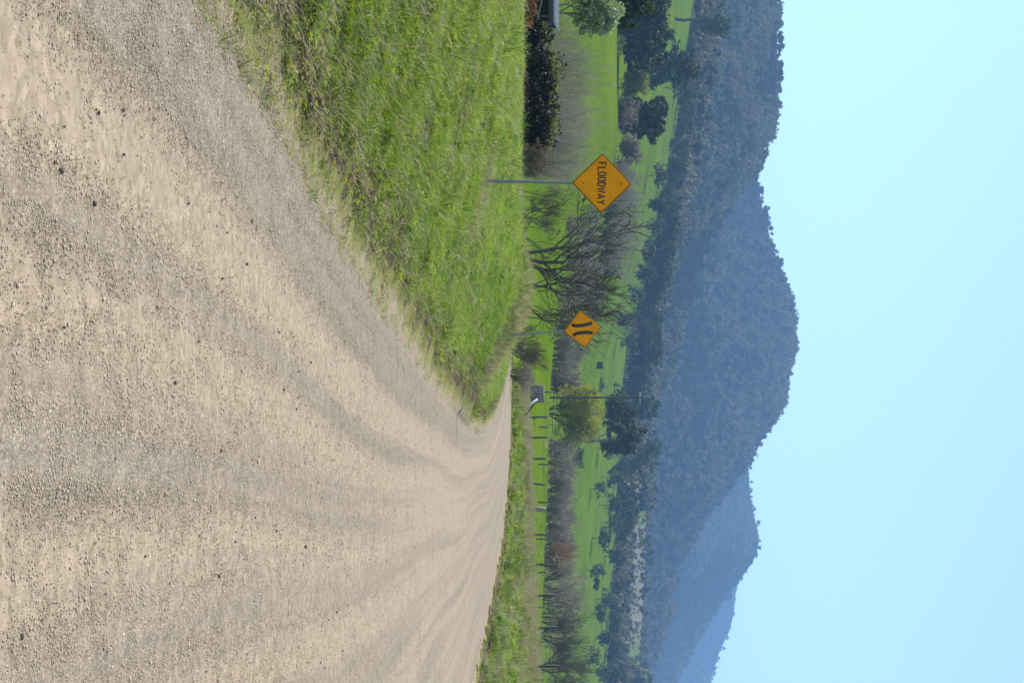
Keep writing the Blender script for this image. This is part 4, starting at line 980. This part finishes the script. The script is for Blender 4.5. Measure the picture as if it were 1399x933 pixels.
# field hut and scattered shrubs far off
p = at(499, 520); root = empty('field_hut', p); tag(root, 'tiny open fronted hut on the far paddock right of the leaning sign', 'hut')
link('back_wall', box_mesh('back_wall', -1.1, 1.1, .9, 1.0, -.2, 1.9), M['timber_grey'], root); link('side_wall', box_mesh('side_wall', -1.1, -1.0, -.9, .895, -.2, 1.9), M['timber_dark'], root); link('side_wall', box_mesh('side_wall', 1.0, 1.1, -.9, .895, -.2, 1.9), M['timber_dark'], root)
ro = link('roof', box_mesh('roof', -1.3, 1.3, -1.2, 1.2, 0, .08), M['iron_sheet'], root, (0, 0, 1.98)); ro.rotation_euler = (R(3), 0, 0)
bush('grey scrub patch on the far paddock beside the tiny hut', 524, 545, 806, 828, 26, 381, 'leaf_dark', 900, .5)
bush('grey green scrub right of the willow on the far slope', 625, 430, 782, 800, 30, 382, 'leaf_gum', 1200, .4)

# rushes and tussocks dotted over the paddocks
n = 3600
y = 130 + 620 * rng.random(n) ** .8; u = -60 + 1060 * rng.random(n); x = (u - UC) / FPX * y
cl_ = fbm(x * .035, y * .012, 3, 88); k = (rng.random(n) < np.clip((cl_ - .45) * 5, .06, 1)); x, y = x[k], y[k]; n = len(x)
s_ = (1.0 + 1.6 * rng.random(n)) * (y / 300) ** .5
scatter('paddock_tussocks', np.stack([x, y, ground_z(x, y) - .05], -1), np.stack([np.zeros(n), np.zeros(n), rng.random(n) * 6.28], -1), np.stack([s_ * 1.6, s_ * 1.6, s_ * .7], -1), rng.choice([0, 0, 4, 2], n), wk,
        'dark rushes and tussocks dotted over the green paddocks', 'tussocks')

# scrub layered on the slope between the creek and the upper paddock
def scrub(items, lab, grp, mats, seed0, n=1500, size=.42):
    for i, (u, y, vt, du) in enumerate(items):
        p_ = at(u, y); vb = VH + (p_.z - EYE) / y * FPX - 2
        bush(lab, u, y, vb, vt, du, seed0 + i, mats[i % len(mats)], n, size, 'scrub_bush', grp)
scrub([(236, 352, 872, 38), (262, 362, 868, 34), (288, 356, 872, 40), (312, 368, 864, 36), (338, 372, 858, 36), (364, 378, 850, 34), (392, 385, 838, 36), (420, 392, 826, 30)], 'grey brown leafless scrub bush on the slope behind the FLOODWAY sign', 'scrub on the slope behind the FLOODWAY sign', ['scrub', 'scrub', 'leaf_gum'], 500)
scrub([(305, 236, 792, 40), (328, 240, 808, 44), (352, 238, 826, 46), (376, 242, 820, 46), (400, 246, 802, 40), (424, 250, 792, 34)], 'dark brown thicket bush behind the large bare tree', 'thicket behind the large bare tree', ['scrub'], 520, 800, .24)
scrub([(446, 252, 790, 32), (466, 256, 800, 36), (488, 258, 806, 36), (508, 262, 804, 34), (524, 258, 800, 28)], 'grey brown bush in the thicket between leaning sign and willow', 'bushes between leaning sign and willow', ['scrub'], 540, 1200, .26)
scrub([(612, 270, 786, 30), (634, 274, 790, 34), (656, 270, 784, 30), (680, 276, 792, 34), (704, 272, 786, 32), (728, 274, 790, 32), (752, 272, 784, 30), (784, 268, 792, 34), (812, 266, 800, 36), (842, 262, 802, 38), (874, 258, 802, 38), (906, 256, 804, 38)], 'low brown bush under the bare trees beyond the bright paddock', 'bushes under the bare trees', ['scrub'], 560, 1000, .26)
scrub([(20, 120, 768, 34), (58, 122, 772, 38), (92, 124, 778, 40), (126, 122, 776, 40), (160, 124, 780, 42), (194, 122, 774, 40), (226, 126, 770, 36)], 'low tangled brown bush among the creekside saplings', 'bushes among the creekside saplings', ['scrub'], 580, 1300, .13)

# scattered growth on the far paddocks
lab = 'small dark gum scattered on the open far paddock'
var = []
for i, (u, y, h) in enumerate(((436, 560, 7), (462, 640, 9), (540, 600, 8), (612, 560, 7), (638, 690, 9), (668, 540, 6), (714, 640, 9), (735, 560, 7), (760, 680, 9), (778, 540, 6), (818, 640, 8), (838, 590, 7), (872, 660, 9), (896, 560, 7), (918, 640, 8), (240, 560, 8), (278, 590, 9), (310, 620, 8), (120, 620, 8), (342, 560, 8), (372, 640, 9), (404, 590, 8))):
    p = at(u, y)
    if i < 4: var.append((leafy_tree('paddock_shrub_tree', lab, sink(p), 700 + i, h, h * (.8 + .12 * i), 'leaf_gum', n=1300, size=.6, trunk_frac=.12 + .06 * i, group='gums scattered on the far paddocks', bark='bark_dark'), h))
    else: s_, h_ = var[i % 4]; f = h / h_; copy_tree(s_, sink(p), lab, (f, f, f * (.85 + .3 * r_.random())), i * 1.9)
